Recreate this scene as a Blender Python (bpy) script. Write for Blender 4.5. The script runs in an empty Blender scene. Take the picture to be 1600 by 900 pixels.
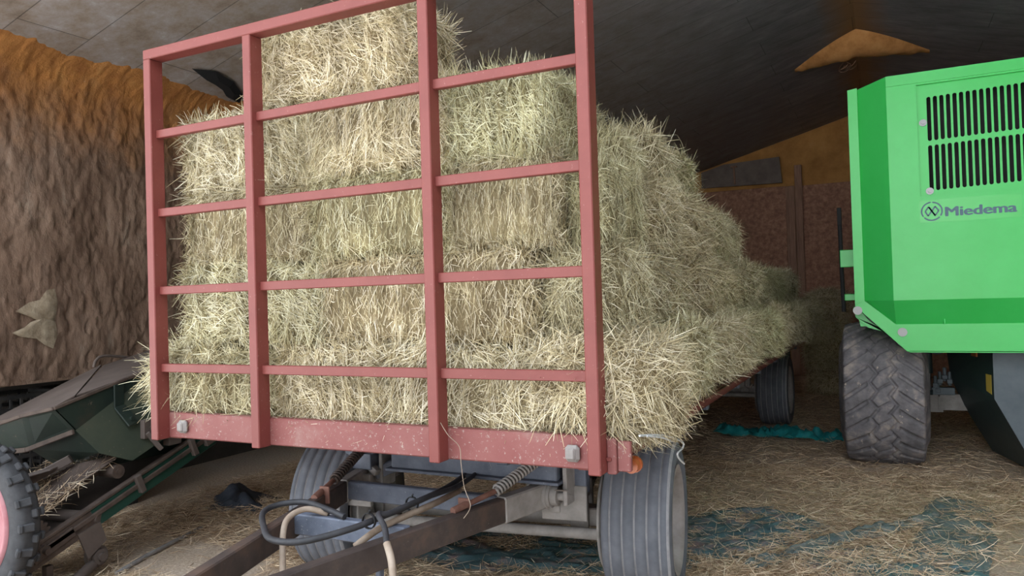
import bpy, math, random
import numpy as np
from mathutils import Matrix, Vector
PI = math.pi
random.seed(7)
RNG = np.random.default_rng(11)
SC = bpy.context.scene
COL = SC.collection

# ------------------------------------------------------------------ noise
def _hash(ix, iy, iz, seed):
    h = (ix * 374761393 + iy * 668265263 + iz * 2147483647 + seed * 974634777) & 0xFFFFFFFF
    h = ((h ^ (h >> 13)) * 1274126177) & 0xFFFFFFFF
    h = h ^ (h >> 16)
    return (h & 0xFFFF) / 65535.0

def vnoise(p, seed=0):
    p = np.asarray(p, float)
    i = np.floor(p).astype(np.int64); f = p - i; f = f * f * (3 - 2 * f)
    out = 0
    for dx in (0, 1):
        for dy in (0, 1):
            for dz in (0, 1):
                w = (f[:, 0] if dx else 1 - f[:, 0]) * (f[:, 1] if dy else 1 - f[:, 1]) * (f[:, 2] if dz else 1 - f[:, 2])
                out = out + w * _hash(i[:, 0] + dx, i[:, 1] + dy, i[:, 2] + dz, seed)
    return out * 2 - 1

def fbm(p, seed=0, octaves=4):
    p = np.asarray(p, float); a = 1.0; s = 0; t = 0
    for k in range(octaves):
        s = s + a * vnoise(p * 2 ** k, seed + k); t += a; a *= .5
    return s / t

# ------------------------------------------------------------------ materials
def new_mat(name, rough=.6, metal=0.0, spec=.5):
    m = bpy.data.materials.new(name); m.use_nodes = True
    nt = m.node_tree; b = nt.nodes['Principled BSDF']
    b.inputs['Roughness'].default_value = rough
    b.inputs['Metallic'].default_value = metal
    b.inputs['Specular IOR Level'].default_value = spec
    return m, nt, b

def ramp(nt, stops):
    r = nt.nodes.new('ShaderNodeValToRGB'); e = r.color_ramp.elements
    while len(e) > 1: e.remove(e[-1])
    e[0].position = stops[0][0]; e[0].color = (*stops[0][1], 1)
    for p, c in stops[1:]:
        x = e.new(p); x.color = (*c, 1)
    return r

def noise_node(nt, scale, detail=6, rough=.6, vec=None, mapscale=None):
    n = nt.nodes.new('ShaderNodeTexNoise')
    n.inputs['Scale'].default_value = scale; n.inputs['Detail'].default_value = detail; n.inputs['Roughness'].default_value = rough
    if vec is None:
        tc = nt.nodes.new('ShaderNodeTexCoord'); vec = tc.outputs['Object']
    if mapscale:
        mp = nt.nodes.new('ShaderNodeMapping'); mp.inputs['Scale'].default_value = mapscale
        nt.links.new(vec, mp.inputs['Vector']); vec = mp.outputs['Vector']
    nt.links.new(vec, n.inputs['Vector'])
    return n

def mixrgb(nt, fac, a, b, blend='MIX'):
    m = nt.nodes.new('ShaderNodeMix'); m.data_type = 'RGBA'; m.blend_type = blend
    for sock, v in ((m.inputs['Factor'], fac), (m.inputs['A'], a), (m.inputs['B'], b)):
        pass
    def setin(idx, v):
        if hasattr(v, 'is_output'): nt.links.new(v, m.inputs[idx])
        elif isinstance(v, (int, float)): m.inputs[idx].default_value = v
        else: m.inputs[idx].default_value = (*v, 1)
    setin(0, fac); setin(6, a); setin(7, b)
    return m.outputs[2]

def bump(nt, b, h, strength=.3, dist=.01):
    n = nt.nodes.new('ShaderNodeBump'); n.inputs['Strength'].default_value = strength; n.inputs['Distance'].default_value = dist
    nt.links.new(h, n.inputs['Height']); nt.links.new(n.outputs['Normal'], b.inputs['Normal'])

def mottled(name, stops, scale=8, rough=.6, metal=0, spec=.4, bstr=.15, bdist=.004, mapscale=None, speck=None, detail=6):
    """noise-mottled material; speck=(colour, scale, threshold) adds a second layer of dirt spots"""
    m, nt, b = new_mat(name, rough, metal, spec)
    n = noise_node(nt, scale, detail, .65, mapscale=mapscale)
    r = ramp(nt, stops); nt.links.new(n.outputs['Fac'], r.inputs['Fac'])
    out = r.outputs['Color']
    if speck:
        n2 = noise_node(nt, speck[1], 4, .7)
        r2 = ramp(nt, [(speck[2], (0, 0, 0)), (min(1, speck[2] + .07), (1, 1, 1))])
        nt.links.new(n2.outputs['Fac'], r2.inputs['Fac'])
        out = mixrgb(nt, r2.outputs['Color'], out, speck[0])
    nt.links.new(out, b.inputs['Base Color'])
    if bstr: bump(nt, b, n.outputs['Fac'], bstr, bdist)
    return m

def solid(name, c, rough=.5, metal=0, spec=.5):
    m, nt, b = new_mat(name, rough, metal, spec); b.inputs['Base Color'].default_value = (*c, 1); return m

def strand_mat(name, stops, patch=((.75, .72, .66), (1.1, 1.08, 1.0)), scale=5, transl=.12):
    m, nt, b = new_mat(name, .75, 0, .25)
    at = nt.nodes.new('ShaderNodeAttribute'); at.attribute_name = 'tint'
    oi = nt.nodes.new('ShaderNodeObjectInfo')
    r = ramp(nt, stops); nt.links.new(at.outputs['Fac'], r.inputs['Fac'])
    geo = nt.nodes.new('ShaderNodeNewGeometry')
    n = noise_node(nt, scale, 3, .5, vec=geo.outputs['Position'])
    r2 = ramp(nt, [(.32, patch[0]), (.68, patch[1])]); nt.links.new(n.outputs['Fac'], r2.inputs['Fac'])
    c = mixrgb(nt, 1.0, r.outputs['Color'], r2.outputs['Color'], 'MULTIPLY')
    r3 = ramp(nt, [(0, (.93, .96, .86)), (.35, (1.0, 1.0, .95)), (.7, (1.0, .98, .97)), (1, (1.0, .95, .91))]); nt.links.new(oi.outputs['Random'], r3.inputs['Fac'])
    c = mixrgb(nt, 1.0, c, r3.outputs['Color'], 'MULTIPLY')
    nt.links.new(c, b.inputs['Base Color'])
    tr = nt.nodes.new('ShaderNodeBsdfTranslucent'); nt.links.new(c, tr.inputs['Color'])
    mx = nt.nodes.new('ShaderNodeMixShader'); mx.inputs[0].default_value = transl
    out = nt.nodes['Material Output']
    nt.links.new(b.outputs[0], mx.inputs[1]); nt.links.new(tr.outputs[0], mx.inputs[2]); nt.links.new(mx.outputs[0], out.inputs['Surface'])
    return m

M = {}
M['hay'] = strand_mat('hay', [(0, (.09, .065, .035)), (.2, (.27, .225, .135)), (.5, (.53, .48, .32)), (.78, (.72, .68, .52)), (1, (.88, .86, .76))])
M['straw'] = strand_mat('floor straw', [(0, (.22, .15, .10)), (.3, (.48, .36, .24)), (.65, (.76, .63, .46)), (1, (.92, .85, .70))], scale=2.5, transl=.1, patch=((.86, .83, .80), (1.12, 1.1, 1.06)))
M['red'] = mottled('red paint', [(.3, (0.143, 0.029, 0.0237)), (.7, (0.175, 0.0398, 0.0328))], 5, .5, speck=((0.265, 0.14, 0.119), 70, .64))
M['red_dusty'] = mottled('dusty red paint', [(.3, (0.166, 0.0443, 0.0402)), (.55, (0.193, 0.0637, 0.0563)), (.75, (0.24, 0.139, 0.12))], 4.5, .6, speck=((0.274, 0.2, 0.174), 75, .60))
M['pale_rubber'] = mottled('dusty rubber stop', [(.3, (0.182, 0.163, 0.149)), (.7, (0.264, 0.24, 0.226))], 14, .8)
M['frame'] = mottled('blue grey chassis paint', [(.3, (0.068, 0.08, 0.108)), (.7, (0.136, 0.152, 0.192))], 9, .55, speck=((0.28, 0.288, 0.304), 60, .64))
M['rust'] = mottled('rusty dark steel', [(.25, (0.03, 0.0216, 0.0192)), (.5, (0.06, 0.045, 0.0396)), (.75, (0.12, 0.075, 0.054))], 6, .6, .2, speck=((0.168, 0.15, 0.144), 70, .66))
M['rust_red'] = mottled('red rusty steel', [(.3, (0.12, 0.0525, 0.0375)), (.7, (0.225, 0.112, 0.0825))], 20, .7)
M['dusty_metal'] = mottled('dusty grey steel', [(.3, (0.192, 0.18, 0.168)), (.7, (0.336, 0.312, 0.296))], 10, .75)
M['tyre'] = mottled('dusty blue black rubber', [(.3, (0.084, 0.092, 0.108)), (.7, (0.152, 0.16, 0.184))], 7, .8, spec=.3)
M['tyre_dust'] = mottled('pale dust in tread', [(.3, (0.24, 0.24, 0.256)), (.7, (0.368, 0.368, 0.376))], 20, .9)
M['tyre_dark'] = mottled('black rubber', [(.3, (0.027, 0.027, 0.0288)), (.7, (0.06, 0.06, 0.063))], 10, .75, spec=.3)
M['lug_tyre'] = mottled('muddy lugged rubber', [(.3, (0.0856, 0.0821, 0.0856)), (.52, (0.172, 0.162, 0.172)), (.72, (0.377, 0.324, 0.282))], 7, .8, speck=((0.512, 0.426, 0.342), 16, .64), bstr=.5, bdist=.01)
M['green'] = mottled('bright green paint', [(.3, (0.0408, 0.538, 0.0979)), (.7, (0.0552, 0.588, 0.124))], 3, .32, spec=.5, bstr=0, speck=((0.048, 0.42, 0.0979), 26, .72))
M['green_dull'] = mottled('dull green plate', [(.3, (.03, .36, .07)), (.7, (.05, .42, .09))], 3, .5, bstr=0)
M['black'] = solid('matt black', (.008, .008, .009), .8)
M['slate'] = mottled('slate blue paint', [(.3, (0.0723, 0.0978, 0.115)), (.7, (0.111, 0.136, 0.157))], 6, .5)
M['slate_dark'] = mottled('dark slate paint and chute shade', [(.3, (.02, .035, .037)), (.7, (.032, .05, .052))], 6, .5)
M['chrome'] = solid('steel', (0.21, 0.21, 0.215), .4, 1)
M['white'] = solid('white plastic', (0.44, 0.448, 0.448), .5)
M['decal'] = solid('blue grey lettering', (.07, .14, .20), .5)
M['decal_bg'] = solid('clear green decal film', (0.0748, 0.589, 0.129), .25)
M['orange_lens'] = solid('orange lens', (0.33, 0.078, 0.018), .3)
M['yellow'] = solid('yellow sticker', (.50, .36, .06), .5)
M['conv_green'] = mottled('old green paint with shade', [(.3, (0.00701, 0.014, 0.0109)), (.55, (0.012, 0.0229, 0.0163)), (.8, (0.0421, 0.0319, 0.0218))], 5, .6, speck=((0.112, 0.0833, 0.0606), 22, .66))  # conveyor paints darkened to stand in for the shade over it
M['conv_green_light'] = mottled('lit green paint', [(.3, (0.0211, 0.032, 0.0207)), (.6, (0.0387, 0.0461, 0.0288)), (.8, (0.0704, 0.0544, 0.0346))], 4, .6, speck=((0.141, 0.109, 0.0749), 30, .66))  # lighter copy of the conveyor green, painting in light on the side panel
M['conv_green_beam'] = mottled('green beam paint', [(.3, (0.0075, 0.0413, 0.0285)), (.6, (0.012, 0.0562, 0.039)), (.75, (0.0675, 0.0488, 0.0375))], 4, .5)
M['conv_dusty'] = mottled('dusty brown sheet', [(.3, (0.068, 0.0512, 0.0432)), (.7, (0.12, 0.092, 0.0784))], 4, .75, speck=((0.272, 0.224, 0.176), 50, .68))
M['conv_brown'] = mottled('rusty brown frame', [(.3, (0.044, 0.0288, 0.0224)), (.7, (0.096, 0.068, 0.0528))], 10, .8)
M['belt'] = mottled('dark brown belt', [(.3, (0.03, 0.0216, 0.018)), (.7, (0.06, 0.045, 0.036))], 5, .85)
M['rim_red'] = mottled('faded pink red rim', [(.3, (0.322, 0.105, 0.118)), (.65, (0.397, 0.186, 0.198)), (.8, (0.186, 0.112, 0.0992))], 7, .55)
M['rim_grey'] = mottled('dusty steel rim', [(.3, (0.225, 0.203, 0.188)), (.7, (0.36, 0.33, 0.315))], 9, .6)
M['hose_black'] = mottled('black hose', [(.3, (0.0189, 0.0189, 0.021)), (.7, (0.0378, 0.0378, 0.042))], 20, .6)
M['hose_tan'] = mottled('dusty tan hose', [(.3, (0.182, 0.126, 0.084)), (.7, (0.35, 0.28, 0.217))], 9, .7)
M['foam_pale'] = mottled('bare pale foam', [(.3, (0.195, 0.143, 0.09)), (.7, (0.375, 0.307, 0.217))], 16, .9, bstr=.6, bdist=.02)
M['foam'] = mottled('orange spray foam', [(.25, (.28, .12, .035)), (.5, (.47, .225, .075)), (.75, (.58, .31, .12))], 5, .9, bstr=.5, bdist=.02)
M['osb'] = mottled('brown chipboard', [(.3, (0.2, 0.1, 0.0688)), (.5, (0.325, 0.169, 0.112)), (.72, (0.475, 0.275, 0.181))], 14, .8, speck=((0.35, 0.213, 0.138), 22, .66))
M['timber'] = mottled('dark timber', [(.3, (0.195, 0.111, 0.078)), (.7, (0.364, 0.215, 0.15))], 6, .8, mapscale=(8, 8, .6))
M['board_grey'] = mottled('dark grey board', [(.3, (.11, .09, .08)), (.7, (.19, .155, .135))], 5, .8)
M['tarp'] = mottled('teal tarpaulin', [(.3, (0.0589, 0.11, 0.126)), (.5, (0.0883, 0.166, 0.184)), (.66, (0.294, 0.212, 0.213)), (.8, (0.486, 0.267, 0.222))], 6, .4, spec=.5, bstr=.4, bdist=.02)
M['tarp_bright'] = mottled('bright teal tarpaulin', [(.3, (.01, .19, .20)), (.7, (.03, .32, .33))], 9, .3, spec=.6, bstr=.5, bdist=.02)
M['tarp_dull'] = mottled('dusty green tarpaulin', [(.3, (0.092, 0.129, 0.129)), (.5, (0.147, 0.184, 0.179)), (.7, (0.294, 0.276, 0.239))], 7, .7, bstr=.4, bdist=.02)
M['scrap'] = mottled('blue grey plastic', [(.3, (0.0245, 0.035, 0.0525)), (.7, (0.084, 0.098, 0.126))], 9, .5, bstr=.4, bdist=.02)
M['crate'] = mottled('black crate plastic', [(.3, (.012, .012, .013)), (.7, (.05, .047, .045))], 10, .5)
M['concrete'] = mottled('outside concrete', [(.3, (.46, .45, .44)), (.7, (.56, .55, .54))], 2, .9)
M['inner_dark'] = mottled('dark masonry', [(.3, (.05, .045, .04)), (.7, (.09, .08, .07))], 4, .9)
M['gap'] = solid('black felt', (.006, .006, .007), .9)

def floor_material():
    m, nt, b = new_mat('straw strewn floor', .92, 0, .2)
    n1 = noise_node(nt, 55, 8, .75); r1 = ramp(nt, [(.32, (.26, .185, .13)), (.5, (.50, .385, .28)), (.66, (.72, .59, .45))]); nt.links.new(n1.outputs['Fac'], r1.inputs['Fac'])
    n2 = noise_node(nt, 3, 6, .6); r2 = ramp(nt, [(.35, (.32, .31, .315)), (.65, (.46, .445, .45))]); nt.links.new(n2.outputs['Fac'], r2.inputs['Fac'])
    n3 = noise_node(nt, 1.1, 5, .65); r3 = ramp(nt, [(.42, (1, 1, 1)), (.68, (.72, .72, .72))]); nt.links.new(n3.outputs['Fac'], r3.inputs['Fac'])
    c = mixrgb(nt, r3.outputs['Color'], r2.outputs['Color'], r1.outputs['Color'])
    nt.links.new(c, b.inputs['Base Color']); bump(nt, b, n1.outputs['Fac'], .6, .01)
    return m
M['floor'] = floor_material()

def ceiling_material():
    m, nt, b = new_mat('dark insulation panels', .55, 0, .35)
    tc = nt.nodes.new('ShaderNodeTexCoord')
    br = nt.nodes.new('ShaderNodeTexBrick')
    mp = nt.nodes.new('ShaderNodeMapping'); mp.inputs['Location'].default_value = (0.45, .17, 0); nt.links.new(tc.outputs['Object'], mp.inputs['Vector'])
    nt.links.new(mp.outputs['Vector'], br.inputs['Vector'])
    br.inputs['Scale'].default_value = 1; br.inputs['Brick Width'].default_value = 2.4; br.inputs['Row Height'].default_value = .5
    br.inputs['Mortar Size'].default_value = .004; br.inputs['Mortar Smooth'].default_value = .1; br.offset = .42; br.inputs['Bias'].default_value = 0
    br.inputs['Color1'].default_value = (1, 1, 1, 1); br.inputs['Color2'].default_value = (.9, .9, .9, 1); br.inputs['Mortar'].default_value = (.4, .4, .4, 1)
    n = noise_node(nt, 2.2, 8, .7, mapscale=(1.0, 2.2, 1)); r = ramp(nt, [(.3, (.125, .122, .135)), (.55, (.21, .207, .228)), (.75, (.32, .315, .34))]); nt.links.new(n.outputs['Fac'], r.inputs['Fac'])
    # brown grime towards the left eave, with brighter left-side light mixed into the colour
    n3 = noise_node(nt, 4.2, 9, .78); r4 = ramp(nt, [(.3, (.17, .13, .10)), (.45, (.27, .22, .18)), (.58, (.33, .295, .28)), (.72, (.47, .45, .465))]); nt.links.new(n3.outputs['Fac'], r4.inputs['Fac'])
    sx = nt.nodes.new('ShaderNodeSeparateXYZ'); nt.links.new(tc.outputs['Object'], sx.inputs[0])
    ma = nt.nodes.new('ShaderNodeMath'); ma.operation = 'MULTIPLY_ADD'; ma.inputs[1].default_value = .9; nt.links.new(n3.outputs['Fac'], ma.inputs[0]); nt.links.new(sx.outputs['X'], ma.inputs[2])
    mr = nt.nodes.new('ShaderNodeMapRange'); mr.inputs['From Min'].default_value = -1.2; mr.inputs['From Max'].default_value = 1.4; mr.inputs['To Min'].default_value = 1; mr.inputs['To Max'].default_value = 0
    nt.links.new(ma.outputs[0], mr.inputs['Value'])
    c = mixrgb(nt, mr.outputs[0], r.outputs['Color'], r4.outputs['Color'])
    # foam stain along the ridge
    ab = nt.nodes.new('ShaderNodeMath'); ab.operation = 'SUBTRACT'; ab.inputs[1].default_value = 1.98; nt.links.new(sx.outputs['X'], ab.inputs[0])
    ab2 = nt.nodes.new('ShaderNodeMath'); ab2.operation = 'ABSOLUTE'; nt.links.new(ab.outputs[0], ab2.inputs[0])
    n5 = noise_node(nt, 2.5, 5, .6)
    ab3 = nt.nodes.new('ShaderNodeMath'); ab3.operation = 'MULTIPLY_ADD'; ab3.inputs[1].default_value = .25; nt.links.new(n5.outputs['Fac'], ab3.inputs[0]); nt.links.new(ab2.outputs[0], ab3.inputs[2])
    mr2 = nt.nodes.new('ShaderNodeMapRange'); mr2.inputs['From Min'].default_value = .20; mr2.inputs['From Max'].default_value = .52; mr2.inputs['To Min'].default_value = .85; mr2.inputs['To Max'].default_value = 0
    nt.links.new(ab3.outputs[0], mr2.inputs['Value'])
    c = mixrgb(nt, mr2.outputs[0], c, (.30, .155, .06))
    c = mixrgb(nt, 1.0, c, br.outputs['Color'], 'MULTIPLY')
    nt.links.new(c, b.inputs['Base Color'])
    bump(nt, b, br.outputs['Color'], .5, .008)
    return m
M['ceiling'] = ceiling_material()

def wall_material(name, zc, top=True):
    m, nt, b = new_mat(name, .85, 0, .25)
    tc = nt.nodes.new('ShaderNodeTexCoord')
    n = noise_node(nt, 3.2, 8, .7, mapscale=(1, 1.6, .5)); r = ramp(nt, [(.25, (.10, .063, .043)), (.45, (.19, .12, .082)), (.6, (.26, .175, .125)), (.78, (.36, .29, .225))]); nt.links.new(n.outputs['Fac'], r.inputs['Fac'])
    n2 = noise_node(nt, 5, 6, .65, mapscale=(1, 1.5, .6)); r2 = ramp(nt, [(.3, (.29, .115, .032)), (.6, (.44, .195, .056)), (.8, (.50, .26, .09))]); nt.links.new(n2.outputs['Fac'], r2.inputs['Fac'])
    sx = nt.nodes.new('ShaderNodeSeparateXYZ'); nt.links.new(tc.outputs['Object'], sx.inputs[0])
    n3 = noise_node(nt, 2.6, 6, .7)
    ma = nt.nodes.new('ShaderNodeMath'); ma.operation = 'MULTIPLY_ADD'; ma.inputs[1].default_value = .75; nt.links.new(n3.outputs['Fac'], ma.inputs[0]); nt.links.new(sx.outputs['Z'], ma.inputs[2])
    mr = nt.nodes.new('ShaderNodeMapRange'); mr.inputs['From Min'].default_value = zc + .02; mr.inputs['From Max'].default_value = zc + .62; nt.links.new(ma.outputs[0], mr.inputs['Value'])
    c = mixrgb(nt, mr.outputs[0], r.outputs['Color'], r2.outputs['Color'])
    n4 = noise_node(nt, 30, 5, .7); r5 = ramp(nt, [(.68, (0, 0, 0)), (.74, (1, 1, 1))]); nt.links.new(n4.outputs['Fac'], r5.inputs['Fac'])
    c = mixrgb(nt, r5.outputs['Color'], c, (.36, .29, .22))
    nt.links.new(c, b.inputs['Base Color'])
    n6 = noise_node(nt, 26, 8, .75, mapscale=(1, 1, .55))
    bump(nt, b, n6.outputs['Fac'], .7, .03)
    return m
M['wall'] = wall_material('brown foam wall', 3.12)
M['gable'] = mottled('brown orange gable foam', [(.3, (0.304, 0.142, 0.0427)), (.6, (0.475, 0.247, 0.076)), (.8, (0.532, 0.304, 0.123))], 2.5, .9, bstr=.5, bdist=.03)

# ------------------------------------------------------------------ mesh builder
def rot_to(v):
    return Vector((0, 0, 1)).rotation_difference(Vector(v).normalized()).to_matrix()

class MB:
    def __init__(s): s.v = []; s.f = []; s.m = []; s.smooth = []
    def add(s, vs, fs, mi=0, smooth=False):
        o = len(s.v); s.v += [tuple(map(float, p)) for p in vs]
        s.f += [tuple(i + o for i in f) for f in fs]; s.m += [mi] * len(fs); s.smooth += [smooth] * len(fs)
        return s
    def box(s, x0, x1, y0, y1, z0, z1, mi=0, bev=0.0):
        b = min(bev, .45 * min(abs(x1 - x0), abs(y1 - y0), abs(z1 - z0)))
        if b <= 0:
            vs = [(x, y, z) for x in (x0, x1) for y in (y0, y1) for z in (z0, z1)]
            return s.add(vs, [(0, 1, 3, 2), (4, 6, 7, 5), (0, 4, 5, 1), (2, 3, 7, 6), (0, 2, 6, 4), (1, 5, 7, 3)], mi)
        c = Vector(((x0 + x1) / 2, (y0 + y1) / 2, (z0 + z1) / 2)); h = Vector(((x1 - x0) / 2, (y1 - y0) / 2, (z1 - z0) / 2))
        return s.obox(c, Matrix.Identity(3), h, mi, b)
    def obox(s, c, R, h, mi=0, b=0.0):
        """oriented box with bevelled edges: centre c, 3x3 R, half sizes h"""
        c = Vector(c); h = Vector(h); vs = []; idx = {}
        b = min(b, .45 * 2 * min(h)) if b else 0
        if b <= 0:
            vs = [c + R @ Vector((sx * h.x, sy * h.y, sz * h.z)) for sx in (-1, 1) for sy in (-1, 1) for sz in (-1, 1)]
            return s.add(vs, [(0, 1, 3, 2), (4, 6, 7, 5), (0, 4, 5, 1), (2, 3, 7, 6), (0, 2, 6, 4), (1, 5, 7, 3)], mi)
        for sx in (-1, 1):
            for sy in (-1, 1):
                for sz in (-1, 1):
                    for a in range(3):
                        q = [sx * (h.x - b), sy * (h.y - b), sz * (h.z - b)]
                        q[a] = (sx * h.x, sy * h.y, sz * h.z)[a]
                        idx[(sx, sy, sz, a)] = len(vs); vs.append(c + R @ Vector(q))
        fs = []
        for a in range(3):
            u, w = [(1, 2), (2, 0), (0, 1)][a]
            for sg in (-1, 1):
                q = []
                for du, dw in ((-1, -1), (1, -1), (1, 1), (-1, 1)):
                    k = [0, 0, 0]; k[a] = sg; k[u] = du; k[w] = dw; q.append(idx[(*k, a)])
                fs.append(tuple(q if sg > 0 else q[::-1]))
        for a in range(3):
            u, w = [(1, 2), (2, 0), (0, 1)][a]
            for su in (-1, 1):
                for sw in (-1, 1):
                    def K(sa, ax):
                        k = [0, 0, 0]; k[a] = sa; k[u] = su; k[w] = sw; return idx[(*k, ax)]
                    q = [K(-1, u), K(1, u), K(1, w), K(-1, w)]
                    fs.append(tuple(q if su * sw > 0 else q[::-1]))
        for sx in (-1, 1):
            for sy in (-1, 1):
                for sz in (-1, 1):
                    q = [idx[(sx, sy, sz, a)] for a in range(3)]
                    fs.append(tuple(q if sx * sy * sz > 0 else q[::-1]))
        return s.add(vs, fs, mi)
    def bar(s, p, q, w, h, up=(0, 0, 1), mi=0, bev=.004):
        """rectangular bar from p to q; w across, h along 'up'"""
        p = Vector(p); q = Vector(q); d = (q - p); L = d.length; d.normalize()
        x = d.cross(Vector(up)).normalized(); z = x.cross(d)
        R = Matrix((x, d, z)).transposed()
        return s.obox((p + q) / 2, R, (w / 2, L / 2, h / 2), mi, bev)
    def cyl(s, p, q, r, n=16, r2=None, mi=0, cap=True):
        p = Vector(p); q = Vector(q); R = rot_to(q - p); r2 = r if r2 is None else r2
        vs = []; fs = []
        for k in range(n):
            a = 2 * PI * k / n; d = R @ Vector((math.cos(a), math.sin(a), 0)); vs += [p + d * r, q + d * r2]
        for k in range(n):
            j = (k + 1) % n; fs.append((2 * k, 2 * j, 2 * j + 1, 2 * k + 1))
        s.add(vs, fs, mi, True)
        if cap: s.add([v for v in vs[0::2]], [tuple(range(n))[::-1]], mi); s.add([v for v in vs[1::2]], [tuple(range(n))], mi)
        return s
    def tube(s, pts, r, n=8, mi=0, closed=False):
        pts = [Vector(p) for p in pts]; vs = []; fs = []; N = len(pts); prev = None
        for i, p in enumerate(pts):
            t = (pts[min(i + 1, N - 1)] - pts[max(i - 1, 0)]).normalized()
            if prev is None:
                x = t.orthogonal().normalized()
            else:
                x = (prev - t * prev.dot(t)).normalized()
            prev = x; y = t.cross(x)
            for k in range(n):
                a = 2 * PI * k / n; vs.append(p + (x * math.cos(a) + y * math.sin(a)) * r)
        for i in range(N - 1):
            for k in range(n):
                j = (k + 1) % n; fs.append((i * n + k, i * n + j, (i + 1) * n + j, (i + 1) * n + k))
        s.add(vs, fs, mi, True)
        s.add(vs[:n], [tuple(range(n))[::-1]], mi); s.add(vs[-n:], [tuple(range(n))], mi)
        return s
    def prism(s, poly, a, b, axis='y', mi=0):
        """poly of 2D points extruded between a and b along axis"""
        def P(u, v, t): return {'y': (u, t, v), 'x': (t, u, v), 'z': (u, v, t)}[axis]
        n = len(poly); vs = [P(*p, a) for p in poly] + [P(*p, b) for p in poly]
        fs = [tuple(range(n)), tuple(range(2 * n - 1, n - 1, -1))] + [(i, n + i, n + (i + 1) % n, (i + 1) % n) for i in range(n)]
        return s.add(vs, fs, mi)
    def lathe(s, prof, n=64, axis='x', c=(0, 0, 0), mis=None, closed=False):
        """prof: list of (offset along axis, radius)"""
        vs = []; fs = []; mm = []; K = len(prof)
        for k in range(n):
            a = 2 * PI * k / n
            for o, r in prof:
                ca, sa = math.cos(a) * r, math.sin(a) * r
                vs.append({'x': (c[0] + o, c[1] + ca, c[2] + sa), 'y': (c[0] + ca, c[1] + o, c[2] + sa), 'z': (c[0] + ca, c[1] + sa, c[2] + o)}[axis])
        o0 = len(s.v); s.v += [tuple(v) for v in vs]
        for k in range(n):
            j = (k + 1) % n
            for i in range(K - 1 if not closed else K):
                i2 = (i + 1) % K
                s.f.append((o0 + k * K + i, o0 + j * K + i, o0 + j * K + i2, o0 + k * K + i2)); s.m.append(mis[i] if mis else 0); s.smooth.append(True)
        return s
    def grid(s, fn, nu, nv, mi=0, smooth=True):
        vs = [fn(i / nu, j / nv) for i in range(nu + 1) for j in range(nv + 1)]
        fs = [(i * (nv + 1) + j, (i + 1) * (nv + 1) + j, (i + 1) * (nv + 1) + j + 1, i * (nv + 1) + j + 1) for i in range(nu) for j in range(nv)]
        return s.add(vs, fs, mi, smooth)
    def slab(s, quad, n, t, mi=0):
        """thin plate from polygon in 3D, thickness t along n"""
        n = Vector(n).normalized(); q = [Vector(p) for p in quad]; k = len(q)
        vs = q + [p + n * t for p in q]
        fs = [tuple(range(k)), tuple(range(2 * k - 1, k - 1, -1))] + [(i, k + i, k + (i + 1) % k, (i + 1) % k) for i in range(k)]
        return s.add(vs, fs, mi)
    def mesh(s, name, mats):
        me = bpy.data.meshes.new(name); me.from_pydata(s.v, [], s.f)
        for m in (mats if isinstance(mats, (list, tuple)) else [mats]): me.materials.append(m)
        me.polygons.foreach_set('material_index', s.m); me.polygons.foreach_set('use_smooth', s.smooth)
        import bmesh
        bm = bmesh.new(); bm.from_mesh(me); bmesh.ops.recalc_face_normals(bm, faces=bm.faces); bm.to_mesh(me); bm.free()
        me.update()
        return me

def link(name, me, parent=None, base=(0, 0, 0)):
    o = bpy.data.objects.new(name, me); COL.objects.link(o)
    if parent is not None:
        o.parent = parent
        o.matrix_parent_inverse = Matrix.Translation(Vector(base)).inverted()
    return o

def tag(o, label=None, cat=None, group=None, kind=None):
    if label: o['label'] = label
    if cat: o['category'] = cat
    if group: o['group'] = group
    if kind: o['kind'] = kind
    return o

class Thing:
    def __init__(s, name, label, cat, base, group=None):
        s.base = base
        s.o = bpy.data.objects.new(name, None); s.o.location = base; s.o.empty_display_size = .1; COL.objects.link(s.o)
        tag(s.o, label, cat, group)
    def part(s, name, mb, mat, parent=None, label=None):
        me = mb if isinstance(mb, bpy.types.Mesh) else mb.mesh(name, mat)
        o = link(name, me, parent or s.o, s.base if parent is None else (0, 0, 0))
        if label: o['label'] = label
        return o

def single(name, mb, mat, label, cat, group=None, kind=None):
    return tag(link(name, mb.mesh(name, mat)), label, cat, group, kind)

def structure(name, mb, mat):
    return tag(link(name, mb.mesh(name, mat)), kind='structure')

# ------------------------------------------------------------------ strands
def strand_arrays(P, N, T, L, W, elev, droop, rng, curl=.25, flush=None):
    """n bent ribbons; returns verts (n*8,3) and quads (n*3,4)"""
    n = len(P)
    S = np.array([0, .35, .7, 1.0])
    d0 = T * np.cos(elev)[:, None] + N * np.sin(elev)[:, None]
    cv = rng.normal(0, 1, (n, 3)); cv -= d0 * np.sum(cv * d0, 1, keepdims=True)
    cv *= (curl * L)[:, None] * .5
    pts = P[:, None, :] + d0[:, None, :] * (L[:, None] * S[None, :])[:, :, None] + cv[:, None, :] * (S ** 2)[None, :, None]
    pts[:, :, 2] -= (droop * L)[:, None] * (S ** 2)[None, :]
    rv = rng.normal(0, 1, (n, 3)) * .6 + np.cross(d0, N) * 1.0
    side = rv - d0 * np.sum(rv * d0, 1, keepdims=True)
    side /= np.linalg.norm(side, axis=1, keepdims=True) + 1e-9
    taper = np.array([1, 1, .85, .4])
    hw = (W[:, None] * .5 * taper[None, :])[:, :, None] * side[:, None, :]
    V = np.stack([pts - hw, pts + hw], 2).reshape(n * 8, 3)
    b = (np.arange(n) * 8)[:, None]
    F = np.concatenate([b + np.array([[0, 1, 3, 2]]), b + np.array([[2, 3, 5, 4]]), b + np.array([[4, 5, 7, 6]])], 1).reshape(n * 3, 4)
    return V, F

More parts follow.
